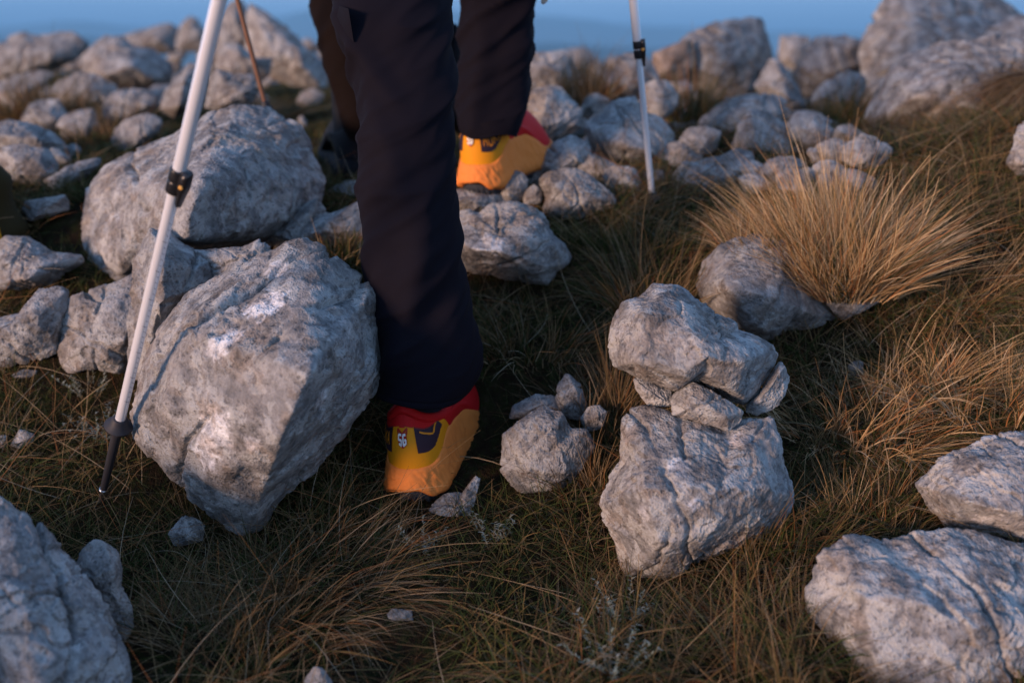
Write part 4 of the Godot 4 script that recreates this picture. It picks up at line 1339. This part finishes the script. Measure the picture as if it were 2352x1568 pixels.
# a single clump: long blades that rise from one root and fan out
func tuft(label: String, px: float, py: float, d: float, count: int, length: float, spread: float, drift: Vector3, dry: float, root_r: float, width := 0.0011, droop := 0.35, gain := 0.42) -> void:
	var at := pix(px, py, d) if d > 0.0 else on_ground(px, py)
	rng.seed = int(px * 13 + py)
	var b := Blades.new()
	straw_gain = gain  # paints sunlit tufts brighter and shaded ones darker
	var a0 := 0.0
	var u0 := 0.0
	var sway := Vector3.ZERO
	var tall := 1.0
	for n in count:
		if n % 14 == 0:      # blades grow in small bundles
			a0 = rng.randf() * TAU
			u0 = sqrt(rng.randf())
			sway = Vector3(rng.randfn(), 0, rng.randfn()) * 0.22
			tall = rng.randf_range(0.62, 1.12)
		var a := a0 + rng.randfn() * 0.10
		var u := clampf(u0 + rng.randfn() * 0.06, 0.0, 1.1)
		var root := Vector3(cos(a) * u * root_r, -0.02, sin(a) * u * root_r)
		var lean := pow(u, 1.4) * spread * rng.randf_range(0.6, 1.2)
		var dir := (Vector3(cos(a) * lean, 1.0, sin(a) * lean) + drift * rng.randf_range(0.5, 1.3) + sway + Vector3(rng.randfn(), 0, rng.randfn()) * 0.14).normalized()
		var ln := length * tall * rng.randf_range(0.55, 1.1) * (1.0 - 0.38 * u)
		if rng.randf() < 0.03: ln *= 1.35
		var side := Vector3(rng.randf_range(-1, 1), 0.0, rng.randf_range(-1, 1)).normalized()
		var bend := Vector3(cos(a), 0, sin(a)) * lean * 0.25 + Vector3(rng.randfn() * 0.17, -droop * (0.15 + lean * 0.5) * rng.randf_range(0.2, 1.3), rng.randfn() * 0.17) + drift * 0.15
		var c := straw() if rng.randf() < dry else green()
		b.add(root, dir, ln, width * rng.randf_range(0.6, 1.2), bend, c[0], c[1], side, 7)
	var o := part("grass_tuft", blade_mesh(b), M.grass, self, at)
	tag(o, label, "grass tuft")

func make_tufts() -> void:
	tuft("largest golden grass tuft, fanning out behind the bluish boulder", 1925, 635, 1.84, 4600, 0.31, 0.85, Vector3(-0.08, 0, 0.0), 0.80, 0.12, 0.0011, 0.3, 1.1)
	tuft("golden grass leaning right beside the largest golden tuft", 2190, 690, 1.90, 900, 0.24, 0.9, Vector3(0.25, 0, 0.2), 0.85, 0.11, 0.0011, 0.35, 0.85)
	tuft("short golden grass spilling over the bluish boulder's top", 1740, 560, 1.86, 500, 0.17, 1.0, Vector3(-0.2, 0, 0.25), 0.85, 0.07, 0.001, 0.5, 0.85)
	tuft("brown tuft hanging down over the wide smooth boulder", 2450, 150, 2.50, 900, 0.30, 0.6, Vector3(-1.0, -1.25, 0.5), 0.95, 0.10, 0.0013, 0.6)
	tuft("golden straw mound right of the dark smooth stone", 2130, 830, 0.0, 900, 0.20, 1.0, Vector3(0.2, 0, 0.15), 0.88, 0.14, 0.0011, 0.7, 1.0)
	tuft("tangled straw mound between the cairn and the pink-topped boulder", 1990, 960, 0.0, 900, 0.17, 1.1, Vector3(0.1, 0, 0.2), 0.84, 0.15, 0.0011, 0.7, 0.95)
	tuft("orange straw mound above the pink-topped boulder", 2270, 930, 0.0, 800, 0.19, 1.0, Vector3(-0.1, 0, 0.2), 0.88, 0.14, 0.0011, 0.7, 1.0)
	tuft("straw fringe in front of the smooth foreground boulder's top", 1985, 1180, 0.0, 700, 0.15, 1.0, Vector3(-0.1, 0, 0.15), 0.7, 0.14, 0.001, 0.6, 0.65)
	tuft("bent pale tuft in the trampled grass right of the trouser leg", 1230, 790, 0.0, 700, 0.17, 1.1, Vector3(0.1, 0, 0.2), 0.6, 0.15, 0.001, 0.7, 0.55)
	tuft("yellowish tuft between the upright pole and the cairn", 1500, 690, 0.0, 650, 0.22, 0.9, Vector3(0, 0, 0.05), 0.72, 0.11)
	tuft("thin straw tuft leaning against the cairn's left side", 1400, 960, 0.0, 500, 0.22, 0.6, Vector3(0.02, 0, 0.05), 0.9, 0.06)
	tuft("orange straw clump squeezed between the round rock and the cairn", 1365, 1130, 0.0, 350, 0.16, 0.8, Vector3(-0.1, 0, 0.2), 1.0, 0.05)
	tuft("sparse green and straw tuft at the cairn's right foot", 1735, 1260, 0.0, 550, 0.17, 0.8, Vector3(-0.05, 0, 0.1), 0.6, 0.10)
	tuft("swept pale tuft with curling blades under the lichen boulder", 720, 1330, 0.0, 900, 0.24, 1.1, Vector3(0.5, 0, 0.35), 0.85, 0.14, 0.0008, 0.9)
	tuft("curling dry tuft in the dark left foreground", 560, 1480, 0.0, 700, 0.22, 1.1, Vector3(0.3, 0, 0.4), 0.8, 0.14, 0.0008, 0.9)
	tuft("long straw tuft in front of the smooth foreground boulder", 1780, 1560, 0.0, 600, 0.20, 0.9, Vector3(-0.2, 0, 0.1), 0.8, 0.12, 0.0008)
	tuft("brown tuft on the skyline between two pink rocks", 1352, 225, 2.95, 700, 0.20, 0.6, Vector3(0.05, 0, 0), 0.95, 0.10, 0.0016)
	tuft("yellow-green tuft behind the rounded pink rock", 1592, 262, 2.85, 500, 0.20, 0.9, Vector3(0.1, 0, 0), 0.5, 0.09, 0.0016)
	tuft("green tuft at the foot of the wide smooth boulder", 1945, 275, 2.85, 500, 0.18, 0.9, Vector3(0.2, 0, 0), 0.3, 0.10, 0.0016)
	tuft("brown tuft between small rocks in the left pile", 255, 330, 2.95, 600, 0.20, 0.8, Vector3(0, 0, 0), 0.9, 0.10, 0.0016)
	tuft("olive tuft left of the two-humped small rock", 90, 270, 3.3, 700, 0.24, 0.9, Vector3(0.1, 0, 0), 0.8, 0.14, 0.0018)
	tuft("olive tuft along the split boulder's left side", 190, 470, 2.35, 600, 0.18, 0.8, Vector3(0, 0, 0), 0.75, 0.10, 0.0014)
	tuft("dark green grass clump around the upright pole's tip", 1440, 545, 0.0, 900, 0.12, 1.0, Vector3(0, 0, 0), 0.12, 0.14, 0.0011)
	tuft("green and rust moss clump beside the pale broken rock", 790, 570, 1.86, 500, 0.08, 1.2, Vector3(0, 0, 0), 0.45, 0.07, 0.0014)

func herb(label: String, px: float, py: float, count: int, h: float, group := "") -> void:
	var at := on_ground(px, py)
	rng.seed = int(px * 7 + py)
	var root := Node3D.new()
	root.name = numbered("herb_plant")
	add_child(root, true)
	root.position = at
	tag(root, label, "plant", group)
	var b := Blades.new()
	var stems := Blades.new()
	for n in count:
		var a := rng.randf() * TAU
		var lean := rng.randf_range(0.1, 1.1)
		var dir := Vector3(cos(a) * lean, 1.0, sin(a) * lean).normalized()
		var ln := h * rng.randf_range(0.5, 1.1)
		var base := Vector3(cos(a), 0, sin(a)) * rng.randf() * 0.025
		stems.add(base, dir, ln, 0.0007, Vector3.ZERO, Color(0.12, 0.10, 0.06), Color(0.12, 0.12, 0.07), Vector3(1, 0, 0.3), 3)
		for k in 16:
			var t := 0.2 + 0.8 * k / 15.0
			var la := rng.randf() * TAU
			var ld := (Vector3(cos(la), rng.randf_range(0.1, 0.9), sin(la))).normalized()
			var lc := Color(0.17, 0.20, 0.14).lerp(Color(0.30, 0.30, 0.25), rng.randf())
			b.add(base + dir * ln * t, ld, rng.randf_range(0.005, 0.010), 0.0017, Vector3(0, -0.2, 0), lc, lc, ld.cross(Vector3.UP), 2)
	part("stem", blade_mesh(stems), M.grass, root)
	part("leaf", blade_mesh(b), M.grass, root)

func make_herbs() -> void:
	herb("grey-green herb growing beside the silver pole's basket", 212, 1000, 16, 0.07)
	herb("grey-green herb at the foot of the low wedged grey rock", 215, 900, 12, 0.06)
	herb("pale herb sprig in grass in front of the slanting stone blade", 1130, 1260, 9, 0.05)
	herb("pale herb sprig in the grass below the near shoe", 975, 1280, 8, 0.05)
	herb("grey-green herb in front of the cairn's bottom rock", 1440, 1430, 12, 0.06)
	herb("grey-green herb rosette beside the long foreground straw", 1405, 1560, 14, 0.07)

func make_bag() -> void:
	# a yellow dry bag, mostly outside the picture on the left
	var at := on_ground(-80, 560)
	var o := thing("dry_bag", at, "olive and yellow bag standing at the left edge among rocks", "bag")
	var rows := []
	for j in 13:
		var t := j / 12.0
		var r := 0.115 * (1.0 - 0.35 * smoothstep(0.6, 1.0, t)) * (0.9 + 0.1 * sin(t * 9.0))
		var row := []
		for i in 32:
			var a := TAU * i / 32
			row.append(Vector3(cos(a) * r * 1.1, -0.02 + 0.20 * t, sin(a) * r * (1.0 - 0.6 * smoothstep(0.7, 1.0, t))) + Vector3(1, 0, 1) * 0.006 * n_a.get_noise_2d(a * 2.0, t * 5.0))
		rows.append(row)
	part("body", sheet(rows, true, true), M.olive, o)
	var st := []
	for j in 9:
		var t := j / 8.0
		var row := []
		for i in 2:
			var a := 0.55 + 0.25 * i + 0.1 * t
			var r := 0.121
			row.append(Vector3(cos(a) * r * 1.1, -0.01 + 0.12 * t, sin(a) * r))
		st.append(row)
	part("strap", sheet(st), M.tent, o)

func _ready() -> void:
	# camera
	var cam := Camera3D.new()
	cam.name = "camera"
	add_child(cam)
	cam.position = cam_pos
	cam.basis = cam_basis
	cam.near = 0.05
	cam.far = 90000.0
	var lens := CameraAttributesPhysical.new()
	lens.frustum_focal_length = 35.0
	lens.frustum_focus_distance = 1.55
	lens.exposure_aperture = 2.0
	lens.frustum_near = 0.05
	lens.frustum_far = 90000.0
	cam.attributes = lens
	cam.fov = rad_to_deg(2.0 * atan(784.0 / FOCAL))
	cam.current = true
	# sky
	var env := Environment.new()
	env.background_mode = Environment.BG_SKY
	env.tonemap_mode = Environment.TONE_MAPPER_LINEAR
	env.tonemap_exposure = 1.24
	env.sdfgi_enabled = true
	env.ssao_enabled = true
	env.ssil_enabled = true
	var sky := ProceduralSkyMaterial.new()
	sky.sky_top_color = Color(0.17, 0.33, 0.66).linear_to_srgb()
	sky.sky_horizon_color = Color(0.84, 1.02, 1.34).linear_to_srgb()
	sky.sky_curve = 0.22
	sky.ground_horizon_color = Color(0.17, 0.31, 0.54).linear_to_srgb()
	sky.ground_bottom_color = Color(0.05, 0.07, 0.10).linear_to_srgb()
	sky.ground_curve = 0.1
	sky.sun_angle_max = 35.0
	env.fog_enabled = true
	env.fog_density = 0.00006
	env.fog_light_color = Color(0.27, 0.64, 1.0).linear_to_srgb()
	env.sky = Sky.new()
	env.sky.sky_material = sky
	var we := WorldEnvironment.new()
	we.name = "world_environment"
	we.environment = env
	add_child(we)
	# low sun on the left, a little behind the camera
	var sun := DirectionalLight3D.new()
	sun.name = "sun"
	add_child(sun)
	var to_sun := Vector3(-0.72, 0.165, 0.66).normalized()
	sun.look_at_from_position(to_sun * 10.0, Vector3.ZERO)
	sun.light_color = Color(1.0, 0.64, 0.47).linear_to_srgb()
	sun.light_energy = 1.6
	sun.light_angular_distance = 11.0
	sun.shadow_enabled = true

	n_a.seed = 1
	n_a.noise_type = FastNoiseLite.TYPE_SIMPLEX_SMOOTH
	n_a.frequency = 1.0
	n_a.fractal_octaves = 2
	n_b.seed = 2
	n_b.noise_type = FastNoiseLite.TYPE_SIMPLEX_SMOOTH
	n_b.frequency = 1.0
	n_b.fractal_octaves = 2
	n_c.seed = 3
	n_c.noise_type = FastNoiseLite.TYPE_CELLULAR
	n_c.frequency = 1.0
	n_c.cellular_return_type = FastNoiseLite.RETURN_DISTANCE
	n_c.fractal_type = FastNoiseLite.FRACTAL_NONE
	n_d.seed = 6
	n_d.noise_type = FastNoiseLite.TYPE_CELLULAR
	n_d.frequency = 1.0
	n_d.cellular_return_type = FastNoiseLite.RETURN_CELL_VALUE
	n_d.fractal_type = FastNoiseLite.FRACTAL_NONE
	n_g.seed = 9
	n_g.noise_type = FastNoiseLite.TYPE_SIMPLEX_SMOOTH
	n_g.frequency = 1.0
	n_g.fractal_octaves = 3
	var t0 := Time.get_ticks_msec()
	make_textures()
	print("textures ", Time.get_ticks_msec() - t0)
	make_ground()
	make_far()
	make_rocks()
	print("rocks ", Time.get_ticks_msec() - t0)
	make_people()
	make_poles()
	print("people ", Time.get_ticks_msec() - t0)
	make_bag()
	make_tufts()
	make_herbs()
	make_grass()
	print("grass ", Time.get_ticks_msec() - t0)
